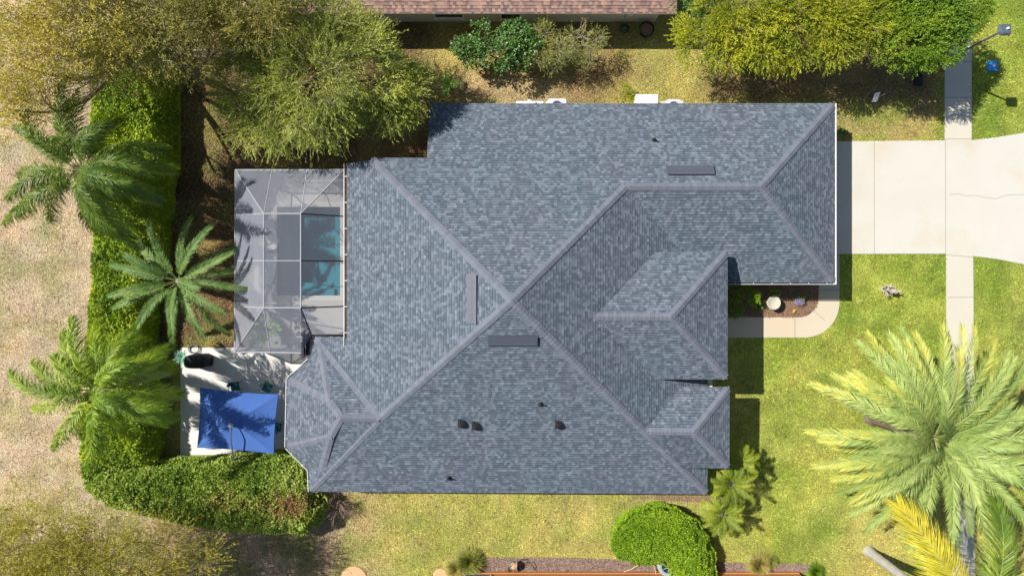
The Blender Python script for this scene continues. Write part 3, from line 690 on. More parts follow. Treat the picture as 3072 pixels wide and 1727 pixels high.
M['broad'] = leafmat('broad_leaf', [(0, (.05, .16, .015)), (.5, (.14, .32, .03)), (1, (.28, .45, .06))])
leafyplant('potted_plant', 800, 990, 1.9, .8, 44, M['broad'], 'big leaved potted plant in the lower corner of the screen cage', 'potted plant')
def lounge(u, v, rot, label):
    x, y = at(u, v, .4); t_ = thing('lounge_chair', (x, y, .05), label, 'lounge chair', 'lounge chairs by the pool'); c, s_ = math.cos(rot), math.sin(rot)
    def W_(px, py): return (x+px*c-py*s_, y+px*s_+py*c)
    q = MB(); q.obox(W_(0, .1), c, s_, .3, .65, .36, .44); q.build('seat', M['white'], t_)
    q = MB(); a, b = W_(-.3, -.55), W_(.3, -.55); a2, b2 = W_(-.3, -.95), W_(.3, -.95); q.add([(*a, .42), (*b, .42), (*b2, .85), (*a2, .85)], (0, 1, 2, 3)); q.add([(*a, .38), (*b, .38), (*b2, .81), (*a2, .81)], (3, 2, 1, 0)); q.build('backrest', M['white'], t_)
    for sx in (-.26, .26):
        for sy in (-.45, .65): p = W_(sx, sy); MB().tube([(p[0], p[1], .05), (p[0], p[1], .36)], .02, 6).build('leg', M['alu'], t_)
lounge(812, 700, .2, 'pale lounge chair nearer the middle of the pool’s left side'); lounge(811, 800, -.15, 'pale lounge chair further down the pool’s left side')

# ------------------------------------------------------------------ patio: umbrella, table, chairs, grill
t = NT('blue_canvas'); c = t.mix(t.noise(2.0, 5), (.08, .175, .47), (.105, .215, .57)); d_ = t.n('BsdfDiffuse', {0: c, 1: .5}).outputs[0]; e_ = t.n('BsdfTranslucent', {0: c}).outputs[0]
wv = t.n('TexWave', {'Vector': t.n('Mapping', {0: t.pos(), 'Rotation': (0, 0, .7)}).outputs[0], 'Scale': 2.6, 'Distortion': 6.0, 'Detail': 3.0}).outputs[0]
nr = t.bump(wv, .15, .02); t.t.links.new(nr, d_.node.inputs['Normal'])
M['canvas'] = t.done(t.n('MixShader', {0: .15, 1: d_, 2: e_}).outputs[0])
um = thing('cantilever_umbrella', (at(698, 1383, 1.0)[0], at(698, 1383, 1.0)[1], 0), 'large square blue cantilever umbrella over the patio table', 'umbrella')
cs_ = [np.array(at3(u, v, 2.62)) for u, v in ((599.5, 1163), (835, 1183), (821, 1361), (591, 1342))]; top = np.array(at3(700, 1267, 3.25))
m = MB(); n = 14
for k in range(4):
    a, b = cs_[k], cs_[(k+1) % 4]; V = []
    for i in range(n+1):
        f_ = i/n
        for j in range(n+1):
            g_ = j/n; p = top*(1-f_)+(a*(1-g_)+b*g_)*f_; p = p.copy(); p[2] -= .22*f_*(1-f_)*1.2*(4*g_*(1-g_))*.6+.06*math.sin(f_*math.pi); mid = 4*g_*(1-g_)
            cvec = (a+b)/2-top; cvec[2] = 0; p[:2] -= cvec[:2]/np.linalg.norm(cvec)*.06*mid*f_**3; V.append(p)
    m.add(V, [(i*(n+1)+j, (i+1)*(n+1)+j, (i+1)*(n+1)+j+1, i*(n+1)+j+1) for i in range(n) for j in range(n)])
    V = []
    for j in range(n+1):
        g_ = j/n; p = a*(1-g_)+b*g_; cvec = (a+b)/2-top; q = p[:2]-cvec[:2]/np.linalg.norm(cvec[:2])*.06*4*g_*(1-g_); V += [(q[0], q[1], p[2]), (q[0], q[1], p[2]-.12)]
    m.add(V, [(2*j, 2*j+1, 2*j+3, 2*j+2) for j in range(n)])
m.build('canopy', M['canvas'], um, smooth=True)
vt = MB(); vp = [np.array([top[0]+dx, top[1]+dy, top[2]-.03]) for dx, dy in ((-.28, .24), (.3, .2), (.27, -.26), (-.3, -.22))]; tp = top+[0, 0, .12]
for k in range(4): vt.add([tp, vp[k], vp[(k+1) % 4]], (0, 1, 2))
vt.build('vent_cap', M['canvas'], um)
for k in range(4): MB().tube([top-[0, 0, .1], (top+cs_[k])/2-[0, 0, .1], cs_[k]-[0, 0, .04]], .014, 5).build('rib', M['steel'], um)
hub = np.array(at3(693, 1276, 3.45)); MB().lathe(hub[:2], [(0, hub[2]+.1), (.11, hub[2]+.08), (.12, hub[2]-.05), (.05, hub[2]-.12)], 14).build('hub', M['steel'], um, smooth=True)
e2 = np.array(at3(697, 1352, 3.1)); e3 = np.array(at3(700, 1378, 2.6)); bz = np.array([*at(704, 1383, 2.4)])
ar = [hub, hub*.5+e2*.5+[0, 0, .12], e2, e3]; MB().tube(ar, .035, 8).build('arm', M['lampgrey'], um, smooth=True)
MB().tube([e3, (bz[0], bz[1], 1.6), (bz[0], bz[1]-.05, .05)], .04, 8).build('mast', M['lampgrey'], um, smooth=True)
MB().tube([e2*.6+e3*.4, (bz[0]+.5, bz[1]+.15, 2.1)], .015, 6).build('crank', M['lampgrey'], um)
MB().box(bz[0]-.45, bz[0]+.45, bz[1]-.4, bz[1]+.3, .03, .09).build('base', M['black'], um)
tx, ty = at(722, 1240, .75); tb = thing('patio_table', (tx, ty, .03), 'round glass patio table hidden beneath the blue umbrella', 'table')
MB().lathe((tx, ty), [(0, .75), (.6, .75), (.6, .72), (0, .72)], 32).build('tabletop', M['glass_dark'], tb)
for k in range(4):
    a = .785+k*1.571; MB().tube([(tx+.5*math.cos(a), ty+.5*math.sin(a), .03), (tx+.3*math.cos(a), ty+.3*math.sin(a), .72)], .02, 6).build('leg', M['teal'], tb)
def chair():
    t_ = thing('patio_chair', (0, 0, .03), 'teal', 'chair', 'teal chairs round the patio table')
    q = MB(); q.box(-.24, .24, -.24, .24, .42, .45)
    q.build('seat', M['teal'], t_)
    q = MB()
    V = []
    for i in range(9):
        a = math.pi*(.12+.76*i/8)
        for z, o_ in ((.45, 0), (.95, .1)): V.append((.27*math.cos(a), -.05+(.24+o_)*math.sin(a), z))
    q.add(V, [(2*i, 2*i+2, 2*i+3, 2*i+1) for i in range(8)]); q.tube([V[2*i+1] for i in range(9)], .02, 6); q.build('backrest', M['teal'], t_)
    for sx in (-1, 1):
        MB().tube([(sx*.27, .16, .66), (sx*.3, -.1, .66), (sx*.28, -.24, .64), (sx*.26, -.25, .42)], .018, 6).build('armrest', M['teal'], t_)
        for sy in (-1, 1): MB().tube([(sx*.22, sy*.22, .0), (sx*.22, sy*.2, .42)], .016, 6).build('leg', M['teal'], t_)
    return t_
ch = chair(); spots = [((702, 1160), .15, 'teal patio chair under the upper left edge of the umbrella'), ((798, 1163), -.45, 'teal patio chair with its back poking out past the upper right of the umbrella'),
                       ((828, 1282), -1.75, 'teal patio chair between the umbrella and the bay of the house'), ((712, 1320), 3.1, 'teal patio chair fully below the lower half of the umbrella')]
for i, ((u, v), rz_, lab) in enumerate(spots):
    x, y = at(u, v, .6)
    if i == 0: ch.location = (x, y, .03); ch.rotation_euler = (0, 0, rz_); ch['label'] = lab
    else: dup(ch, (x, y, .03), rz_, lab)
gx_, gy_ = at(588, 1084, .8); gr = thing('covered_grill', (gx_, gy_, .03), 'barbecue grill under a black fabric cover at the patio corner', 'grill')
m = MB(); n = 24; prof = [(1.0, .03), (.97, .5), (.95, .95), (.86, 1.08), (.5, 1.15), (0, 1.16)]; V = []
for r_, z in prof:
    for k in range(n):
        a = 2*math.pi*k/n; c, s_ = math.cos(a), math.sin(a); q = (abs(c)**4+abs(s_)**4)**-.25; w_ = 1+.03*math.sin(a*7)*(1.2-z)
        V.append((gx_+.62*r_*q*c*w_, gy_+.38*r_*q*s_*w_, z))
m.add(V, [(i*n+k, i*n+(k+1) % n, (i+1)*n+(k+1) % n, (i+1)*n+k) for i in range(5) for k in range(n)]); m.build('cover', M['black'], gr, smooth=True)
for sx in (-.45, .45): MB().lathe((gx_+sx, gy_-.3), [(.06, .0), (.06, .06), (.02, .06)], 10).build('wheel', M['black'], gr)
hx, hy = at(577, 1048, .3); m = MB()
for k in range(3):
    m.tube([(hx+(.24+.03*k)*math.cos(a), hy+(.18+.02*k)*math.sin(a), .06+.05*k) for a in np.linspace(0, 6.28, 26)], .018, 6)
tag(m.build('coiled_hose', M['lampgrey'], origin=(hx, hy, 0)), 'dark hose coiled on the upper left corner of the patio', 'hose')

# ------------------------------------------------------------------ equipment by the north wall and in the yards
def condenser(u, v, w_, d_, h_, mat, label, octo=False, group='outdoor air conditioning units'):
    x, y = at(u, v, h_); t_ = thing('air_conditioner', (x, y, 0), label, 'air conditioner', group); q = MB(); c_ = .12 if octo else .03
    pts = [(x-w_+c_*2, y-d_), (x+w_-c_*2, y-d_), (x+w_, y-d_+c_), (x+w_, y+d_-c_), (x+w_-c_*2, y+d_), (x-w_+c_*2, y+d_), (x-w_, y+d_-c_), (x-w_, y-d_+c_)]
    q.prism(pts, .06, h_); 
    for k in range(9): z = .15+k*(h_-.3)/9; q.prism([(x+(a-x)*1.015, y+(b-y)*1.015) for a, b in pts], z, z+.02)
    q.build('casing', mat, t_)
    MB().lathe((x, y), [(d_*.8, h_+.002), (d_*.8, h_+.04), (d_*.7, h_+.04), (d_*.7, h_+.01)], 28).build('fan_ring', mat, t_)
    q = MB(); q.lathe((x, y), [(d_*.7, h_+.012), (0, h_+.012)], 24); q.build('fan_well', M['black'], t_)
    q = MB()
    for r_ in np.arange(.1, d_*.7, .06): q.tube([(x+r_*math.cos(a), y+r_*math.sin(a), h_+.035) for a in np.linspace(0, 6.28, 22)], .005, 4, cap=False)
    q.build('guard', M['alu'], t_)
    MB().box(x-w_-.08, x+w_+.08, y-d_-.08, y+d_+.08, 0, .06).build('pad', M['walk'], t_)
condenser(1671, 319, .50, .42, .9, M['alu'], 'white air conditioner with round fan half under the north eave')
condenser(2021, 322, .52, .44, .8, M['alu'], 'air conditioner with clipped corners furthest right under the north eave', True)
x, y = at(1590, 312, .7); pe = thing('pool_equipment', (x, y, 0), 'long white pool pump box under the north eave', 'pool equipment')
MB().box(x-.75, x+.72, y-.28, y+.15, .1, .7).build('casing', M['white'], pe); MB().tube([(x-.1, y+.2, .1), (x-.1, y+.2, .74), (x+.3, y+.05, .76)], .04, 8).build('pipe', M['white'], pe, smooth=True)
MB().box(x+.28, x+.34, y-.05, y+.12, .701, .74).build('switch', M['blueplastic'], pe)
x, y = at(1940, 300, 1.05); lc = thing('storage_locker', (x, y, 0), 'white ribbed storage locker standing by the north eave', 'locker')
MB().box(x-.58, x+.58, y-.5, y+.27, 0, 1.0).build('body', M['white'], lc)
m = MB(); m.box(x-.6, x+.6, y-.52, y+.3, 1.0, 1.04)
for k in range(6): m.box(x-.6+k*.237, x-.585+k*.237, y-.52, y+.3, 1.041, 1.055)
m.build('lid', M['white'], lc)

# street lamp
lx, ly = 23.3, 12.2; lp = thing('street_lamp', (lx, ly, 0), 'grey street lamp with square head rising over the sidewalk', 'street lamp')
MB().tube([(lx, ly, 0), (lx, ly, 3), (lx, ly, 5.75)], [.075, .06, .045], 12).lathe((lx, ly), [(.14, 0), (.14, .1), (.08, .14)], 16).build('pole', M['lampgrey'], lp, smooth=True)
q = MB(); s_ = .27; z = 5.74
q.add([(lx-s_-.05, ly-s_*.4, z), (lx-.2, ly-s_, z), (lx+s_, ly-s_, z), (lx+s_, ly+s_, z), (lx-s_, ly+s_, z),
       (lx-s_*.75, ly-s_*.3, z+.2), (lx-.15, ly-s_*.75, z+.2), (lx+s_*.75, ly-s_*.75, z+.2), (lx+s_*.75, ly+s_*.75, z+.2), (lx-s_*.75, ly+s_*.75, z+.2)],
      [(0, 1, 6, 5), (1, 2, 7, 6), (2, 3, 8, 7), (3, 4, 9, 8), (4, 0, 5, 9)]); q.add([(lx-s_*.75, ly-s_*.3, z+.2), (lx-.15, ly-s_*.75, z+.2), (lx+s_*.75, ly-s_*.75, z+.2), (lx+s_*.75, ly+s_*.75, z+.2), (lx-s_*.75, ly+s_*.75, z+.2)], (0, 1, 2, 3, 4))
q.build('lamp_head', M['lampgrey'], lp); MB().lathe((lx+.03, ly), [(0, z+.30), (.05, z+.28), (.06, z+.2)], 12).build('glint_knob', M['white'], lp)  # white knob stands in for the glint on the lamp head
MB().box(lx-s_*.7, lx+s_*.7, ly-s_*.6, ly+s_*.7, z-.03, z-.002).build('lens', M['white'], lp)
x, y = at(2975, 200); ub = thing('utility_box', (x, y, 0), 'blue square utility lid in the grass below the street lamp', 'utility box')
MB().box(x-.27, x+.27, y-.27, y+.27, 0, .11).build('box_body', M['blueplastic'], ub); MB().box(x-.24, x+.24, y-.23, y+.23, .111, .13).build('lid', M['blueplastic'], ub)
MB().box(x-.02, x+.12, y-.05, y+.09, .131, .133).build('sun_patch', M['white'], ub)  # white patch painting in dappled sunlight on the lid
x, y = at(2753, 237); vb = MB().box(x-.24, x+.24, y-.38, y+.38, 0, .08).box(x-.2, x+.2, y-.34, y+.34, .081, .1).build('valve_box', M['bronze'], origin=(x, y, 0)); tag(vb, 'dark rectangular valve box lid in the shade beside the sidewalk', 'valve box')
x, y = at(2629, 292, .8); sg = thing('yard_sign', (x, y, 0), 'small pale yard sign on wire legs in the browned grass', 'sign')
MB().add([(x-.16, y-.22, .62), (x+.14, y-.18, .6), (x+.16, y+.26, .92), (x-.15, y+.18, .95)], (0, 1, 2, 3)).add([(x-.16, y-.22, .59), (x+.14, y-.18, .57), (x+.16, y+.26, .89), (x-.15, y+.18, .92)], (3, 2, 1, 0)).build('panel', M['tanstone'] if 0 else M['white'], sg)
for dx in (-.12, .12): MB().tube([(x+dx, y, 0), (x+dx, y, .7), (x+dx+.3, y+.15, .95)], .008, 5).build('leg', M['steel'], sg)
q = MB(); q.tube([at3(2598, 288, .02), at3(2614, 274, .3), at3(2630, 260, .5)], .012, 5); tag(q.build('bamboo_stake', M['wood'], origin=at3(2598, 288)), 'thin tan stake leaning beside the yard sign', 'stake')
# hydrant
hx, hy = at(3008, 1545); hy_ = thing('fire_hydrant', (hx, hy, 0), 'yellow fire hydrant with cream bonnet near the lower right sidewalk', 'fire hydrant')
MB().lathe((hx, hy), [(.2, 0), (.2, .06), (.13, .08), (.13, .5), (.16, .52), (.16, .56)], 20).build('barrel', M['yellow'], hy_, smooth=True)
MB().lathe((hx, hy), [(.16, .561), (.15, .66), (.08, .75), (.03, .77), (.03, .82), (0, .82)], 20).build('bonnet', M['cream'], hy_, smooth=True)
for a in (0, 2.1, 4.2):
    c, s_ = math.cos(a), math.sin(a); MB().tube([(hx+.1*c, hy+.1*s_, .42), (hx+.23*c, hy+.23*s_, .42)], .06, 10).build('outlet', M['yellow'], hy_)
# hose reel cart by the orange wall
x, y = at(1540, 1700, .6); hc = thing('hose_reel_cart', (x, y, 0), 'wheeled hose reel cart against the orange wall', 'hose reel')
q = MB()
for sx in (-.2, .2): q.tube([(x+sx, y+.45, .85), (x+sx, y+.1, .75), (x+sx*1.0, y-.3, .1)], .018, 6); q.tube([(x+sx, y+.2, .05), (x+sx, y, .45)], .018, 6)
q.tube([(x-.2, y+.45, .85), (x+.2, y+.45, .85)], .03, 6); q.build('frame', M['steel'], hc)
q = MB()
def hlathe(q, c, prof, ax=0, sides=20):
    m_ = MB().lathe((0, 0), prof, sides); V = m_.V[0]; V = np.stack([V[:, 2]+c[0], V[:, 0]+c[1], V[:, 1]+c[2]], 1); q.add(V, m_.F[0])
hlathe(q, (x, y, .42), [(.12, -.16), (.19, -.15), (.2, 0), (.19, .15), (.12, .16)]); q.build('hose', M['tanstone'], hc, smooth=True)
q = MB()
for sx in (-.17, .17): hlathe(q, (x+sx, y, .42), [(0, -.01), (.25, -.01), (.25, .01), (0, .01)])
q.build('reel', M['alu'], hc)
for sx in (-.26, .26):
    q = MB(); hlathe(q, (x+sx, y-.3, .13), [(0, -.025), (.13, -.025), (.13, .025), (0, .025)]); q.build('wheel', M['black'], hc)
q = MB(); q.tube([at3(1570, 1700, .1), at3(1572, 1688, .08), at3(1583, 1686, .2), at3(1592, 1688, .35), at3(1600, 1700, .3), at3(1606, 1708, .1), at3(1613, 1713, .05)], .018, 6)
tag(q.build('garden_hose', M['black'], origin=at3(1570, 1700)), 'thin black hose looping over the mulch beside the reel cart', 'hose')
x, y = at(1589, 1720, .3); tag(MB().tube([(x, y, 0), (x, y-.05, .5), (x+.02, yw, .55)], .03, 8).build('spigot', M['tanstone'], origin=(x, y, 0)), 'orange painted garden spigot on the orange wall', 'spigot')
# round pool heater type unit half under the clipped bush
x, y = at(2008, 1698, .85); fu = thing('round_condenser', (x, y, 0), 'round sage green fan unit beside the bright clipped bush', 'air conditioner')
MB().lathe((x, y), [(.6, 0), (.62, .4), (.62, .8), (.57, .86), (.40, .87), (.38, .82)], 32).build('casing', M['greenmetal'], fu, smooth=True)
MB().lathe((x, y), [(.34, .8), (0, .8)], 24).build('fan_well', M['glass_dark'], fu); q = MB()
for k in range(7): a = k*.9; q.tube([(x, y, .86), (x+.36*math.cos(a), y+.36*math.sin(a), .86)], .012, 4)
q.build('guard', M['alu'], fu); q = MB(); q.tube([(x-.5, y+.05, .5), (x-.85, y+.02, .35), (x-.95, y-.12, .2), (x-.7, y-.2, .2), (x-.6, yw, .3)], .025, 8); q.build('pipe', M['pipe_tan'], fu, smooth=True)
q = MB(); x, y = at(1893, 1708); q.tube([(x-.5, y-.1, .1), (x, y+.1, .15), (x+.4, y+.35, .2)], .03, 7); tag(q.build('pvc_pipe', M['pipe_tan'], origin=(x, y, 0)), 'pale pipe lying on the mulch left of the clipped bush', 'pipe')
for (u, v, r_, lab) in ((1062, 1737, .75, 'tan flat stepping stone at the very bottom edge, the left one'), (1322, 1726, .42, 'tan rounded stone just left of the big grass tuft')):
    x, y = at(u, v); q = MB(); q.lathe((x, y), [(r_, -.02), (r_*.98, .05), (r_*.9, .07), (0, .07)], 22); tag(q.build('stepping_stone', M['tanstone'], origin=(x, y, 0)), lab, 'stone')
# hose pot, bin at the northern neighbour
x, y = at(1874, 84, .3); q = MB()
for k in range(6): q.tube([(x+(.2+.02*(k % 3))*math.cos(a), y+(.19+.02*(k % 3))*math.sin(a), .04+.05*k) for a in np.linspace(0, 6.28, 26)], .02, 6)
tag(q.build('coiled_hose', M['greenhose'], origin=(x, y, 0)), 'green garden hose coiled at the foot of the cream wall', 'hose')
x, y = at(1940, 88, .5); pt = thing('planter_pot', (x, y, 0), 'large black pot in the shade at the cream wall’s right end', 'pot')
MB().lathe((x, y), [(0, .02), (.3, .02), (.42, .55), (.38, .55), (.36, .45), (0, .45)], 26).build('pot', M['black'], pt, smooth=True)
MB().lathe((x, y), [(.355, .452), (0, .47)], 20).build('soil', M['mulch'], pt)
# metal picket fence at the back
fe = thing('picket_fence', (*at(590, 151, 1.2), 0), 'dark metal picket fence in the shade under the back trees', 'fence')
fy = at(590, 151, 1.2)[1]; q = MB()
xs = np.arange(-23.5, -13.8, .115); q2 = MB()
for x in xs: q.box(x-.009, x+.009, fy-.009, fy+.009, .05, 1.15)
q.build('pickets', M['bronze'], fe); tag(fe.children[0], kind='stuff')
for z in (.2, 1.17): MB().box(-23.5, -13.8, fy-.02, fy+.02, z, z+.04).build('rail', M['lampgrey'], fe)
for x in np.arange(-23.5, -13.7, 1.94): MB().box(x-.03, x+.03, fy-.03, fy+.03, 0, 1.28).build('post', M['bronze'], fe)
# birdbath
x, y = at(2321, 908, .65); bb = thing('birdbath', (x, y, 0), 'pale cast stone birdbath in the front flower bed', 'birdbath')
MB().lathe((x, y), [(.22, 0), (.2, .06), (.09, .12), (.08, .5), (.14, .56)], 20).build('pedestal', M['stone'], bb, smooth=True)
MB().lathe((x, y), [(.12, .55), (.3, .6), (.37, .68), (.38, .71), (.34, .71), (.28, .66), (0, .645)], 32).build('bowl', M['stone'], bb, smooth=True)

# ------------------------------------------------------------------ foliage colours
M['hedge'] = leafmat('hedge_leaf', [(0, (.04, .085, .004)), (.3, (.13, .21, .008)), (.65, (.26, .34, .014)), (1, (.44, .47, .03))], cs=.55, trans=.2, clump=.75)
M['hedge2'] = leafmat('worn_hedge_leaf', [(0, (.05, .10, .01)), (.3, (.13, .21, .02)), (.62, (.23, .31, .04)), (.85, (.33, .38, .10)), (1, (.42, .44, .18))], cs=.5, trans=.2)
M['brownleaf'] = leafmat('browned_leaf', [(0, (.12, .06, .025)), (.5, (.3, .16, .07)), (1, (.42, .28, .12))], cs=.9)
M['clip'] = leafmat('bright_clipped_leaf', [(0, (.04, .11, .004)), (.4, (.14, .26, .006)), (.75, (.27, .39, .01)), (1, (.42, .50, .03))], cs=.35, clump=.35)
M['olive'] = leafmat('olive_needle', [(0, (.05, .075, .010)), (.35, (.18, .225, .035)), (.7, (.40, .43, .07)), (1, (.64, .62, .16))], cs=.45)
M['yellowgreen'] = leafmat('yellow_green_leaf', [(0, (.05, .09, .006)), (.3, (.17, .21, .010)), (.65, (.35, .37, .015)), (1, (.56, .50, .04))], cs=.55)
M['green'] = leafmat('mid_green_leaf', [(0, (.03, .08, .004)), (.4, (.10, .19, .008)), (.75, (.21, .31, .015)), (1, (.40, .42, .03))], cs=.5)
M['glossy'] = leafmat('glossy_green_leaf', [(0, (.025, .07, .008)), (.4, (.06, .14, .02)), (.8, (.13, .25, .05)), (1, (.36, .43, .18))], cs=.4, trans=.2, gloss=.06, rough=.5)
M['rust'] = leafmat('rusty_leaf', [(0, (.08, .12, .02)), (.4, (.19, .23, .045)), (.7, (.34, .31, .06)), (1, (.44, .30, .06))], cs=.4)
M['wispy'] = leafmat('wispy_leaf', [(0, (.07, .075, .015)), (.4, (.19, .18, .035)), (.75, (.36, .31, .055)), (1, (.50, .40, .05))], cs=.5)
M['wispy2'] = leafmat('yellow_wispy_leaf', [(0, (.20, .17, .02)), (.5, (.42, .35, .04)), (1, (.6, .48, .08))], cs=.7)
M['wispy3'] = leafmat('mown_wispy_leaf', [(0, (.13, .12, .015)), (.5, (.33, .30, .035)), (1, (.56, .47, .07))], cs=.7)
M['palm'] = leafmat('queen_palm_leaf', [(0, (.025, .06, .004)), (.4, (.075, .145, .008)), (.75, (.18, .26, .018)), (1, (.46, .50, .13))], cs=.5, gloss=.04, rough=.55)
M['palm_y'] = leafmat('yellow_green_palm_leaf', [(0, (.04, .09, .006)), (.4, (.17, .28, .015)), (.75, (.33, .40, .03)), (1, (.52, .52, .12))], cs=.5, gloss=.04, rough=.55)  # yellower, brighter leaf colours than the other queen palm
M['datepalm'] = leafmat('date_palm_leaf', [(0, (.045, .115, .025)), (.5, (.11, .20, .04)), (1, (.25, .34, .10))], cs=.8, gloss=.03)
M['bigpalm'] = leafmat('silver_palm_leaf', [(0, (.08, .15, .03)), (.5, (.24, .32, .08)), (1, (.46, .50, .17))], cs=1.5, gloss=.03, clump=.4, trans=.2)
M['bigpalm_tip'] = leafmat('yellowing_palm_leaf', [(0, (.20, .26, .06)), (.5, (.38, .39, .07)), (1, (.60, .51, .08))], cs=1.5, gloss=.03, clump=.4, trans=.2)
M['goldfrond'] = leafmat('golden_frond', [(0, (.26, .22, .01)), (.5, (.48, .40, .015)), (1, (.66, .57, .06))], cs=.6)
M['pygmy'] = leafmat('pygmy_palm_leaf', [(0, (.04, .09, .006)), (.5, (.19, .24, .012)), (1, (.50, .47, .03))], cs=.5)
M['bluegreen'] = leafmat('blue_green_leaf', [(0, (.12, .3, .24)), (1, (.3, .5, .38))])
M['rachis'] = plain('palm_rachis', (.30, .34, .12), .6, .3, var=.15)
M['lilac'] = leafmat('lilac_petal', [(0, (.2, .18, .5)), (1, (.5, .45, .8))]); M['pink'] = leafmat('pink_petal', [(0, (.7, .02, .3)), (1, (.85, .1, .5))])
M['greyplant'] = plain('grey_succulent', (.5, .45, .38), .8, .2, var=.2)
M['strawgrass'] = leafmat('straw_grass', [(0, (.16, .16, .03)), (.5, (.38, .33, .10)), (1, (.6, .5, .22))]); M['tuft'] = leafmat('tuft_grass', [(0, (.07, .10, .02)), (.5, (.25, .27, .05)), (1, (.5, .44, .14))])

def unit(v): return v/(np.linalg.norm(v, axis=-1, keepdims=True)+1e-9)
def hedge(name, poly, h, n, mat, label, cat='hedge', leaf=(.11, .20), lump=.28, rr=.55, brown=None, seed=0, micro=.34):
    """leafy mass over a footprint: a rolling top, rounded shoulders and leafy sides"""
    P_ = np.array(poly); cx_, cy_ = P_.mean(0); t_ = thing(name, (cx_, cy_, 0), label, cat)
    def dist(x, y):
        d = np.full(x.shape, 9.)
        for i in range(len(P_)):
            a, b = P_[i], P_[(i+1) % len(P_)]; ab = b-a; s_ = np.clip(((x-a[0])*ab[0]+(y-a[1])*ab[1])/(ab@ab), 0, 1)
            d = np.minimum(d, np.hypot(x-a[0]-s_*ab[0], y-a[1]-s_*ab[1]))
        return d
    def top(x, y):
        d = dist(x, y); q = np.clip(d/rr, 0, 1); return (h+(fbm(x, y, .9, 31+seed)-.5)*lump*2+(fbm(x, y, 3, 61+seed)-.5)*lump+(vnoise(x, y, .22, 90+seed)-.6)*micro)*(1-.45*(1-q)**2)
    x0_, y0_ = P_.min(0); x1_, y1_ = P_.max(0); N = n*4; x = rng.uniform(x0_, x1_, N); y = rng.uniform(y0_, y1_, N)
    k = inpoly(x+(fbm(x, y, .5, 8)-.5)*.5, y+(fbm(x, y, .5, 9)-.5)*.5, poly); x, y = x[k][:n], y[k][:n]; n = len(x); z = top(x, y); e = .05
    gx_ = (top(x+e, y)-z)/e; gy_ = (top(x, y+e)-z)/e; N_ = unit(np.stack([-gx_, -gy_, np.ones(n)], 1))
    z = z-rng.exponential(.07, n); D = unit(N_*.7+rng.normal(size=(n, 3))*.75)
    # sides
    per = [(a, b) for a, b in zip(P_, np.roll(P_, -1, 0))]; Ls = np.array([np.linalg.norm(b-a) for a, b in per]); ns = int(n*.35)
    ei = rng.choice(len(per), ns, p=Ls/Ls.sum()); s_ = rng.random(ns); A_ = np.array([per[i][0] for i in ei]); B_ = np.array([per[i][1] for i in ei])
    q = A_+(B_-A_)*s_[:, None]; c_ = (fbm(q[:, 0], q[:, 1], .6, 4)-.5)*.35; nn = unit(np.stack([(B_-A_)[:, 1], -(B_-A_)[:, 0]], 1)); sg = np.sign(((q+nn*.05)-[cx_, cy_])[:, 0]*nn[:, 0]+((q+nn*.05)-[cx_, cy_])[:, 1]*nn[:, 1])
    zz = rng.uniform(.03, .56, ns)*h; bul = .18*np.sin(zz/h*3.1)+c_-.1
    area = sum(P_[i][0]*P_[(i+1) % len(P_)][1]-P_[(i+1) % len(P_)][0]*P_[i][1] for i in range(len(P_))); nn = nn*(1 if area > 0 else -1)
    q = q+nn*bul[:, None]; D2 = unit(np.concatenate([nn, np.zeros((ns, 1))], 1)*.8+rng.normal(size=(ns, 3))*.6)
    PP = np.concatenate([np.stack([x, y, z], 1), np.concatenate([q, zz[:, None]], 1)]); DD = np.concatenate([D, D2]); m_ = len(PP)
    L = rng.uniform(*leaf, m_); mb = MB()
    if brown is not None:
        bm_ = brown(PP[:, 0], PP[:, 1]) > rng.random(m_)
        mb.leaves(PP[~bm_], DD[~bm_], L[~bm_], L[~bm_]*.5); k0 = len(mb.F[-1]); mb.leaves(PP[bm_], DD[bm_], L[bm_]*.9, L[bm_]*.4); mb.m[-1][:] = 1
        f = mb.build('foliage', [mat, M['brownleaf']], t_)
    else: mb.leaves(PP, DD, L, L*.5); f = mb.build('foliage', mat, t_)
    # inner mass of packed leaves below the surface, as a coarse height field
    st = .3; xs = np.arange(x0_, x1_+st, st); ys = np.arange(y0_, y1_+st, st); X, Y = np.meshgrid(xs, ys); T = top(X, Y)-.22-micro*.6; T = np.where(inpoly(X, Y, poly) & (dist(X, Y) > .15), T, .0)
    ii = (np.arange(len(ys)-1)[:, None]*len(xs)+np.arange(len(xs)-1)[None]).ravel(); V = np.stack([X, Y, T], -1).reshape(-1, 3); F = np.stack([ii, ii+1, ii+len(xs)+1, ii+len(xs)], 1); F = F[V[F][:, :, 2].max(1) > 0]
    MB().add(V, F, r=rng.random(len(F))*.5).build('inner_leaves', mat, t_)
    return t_

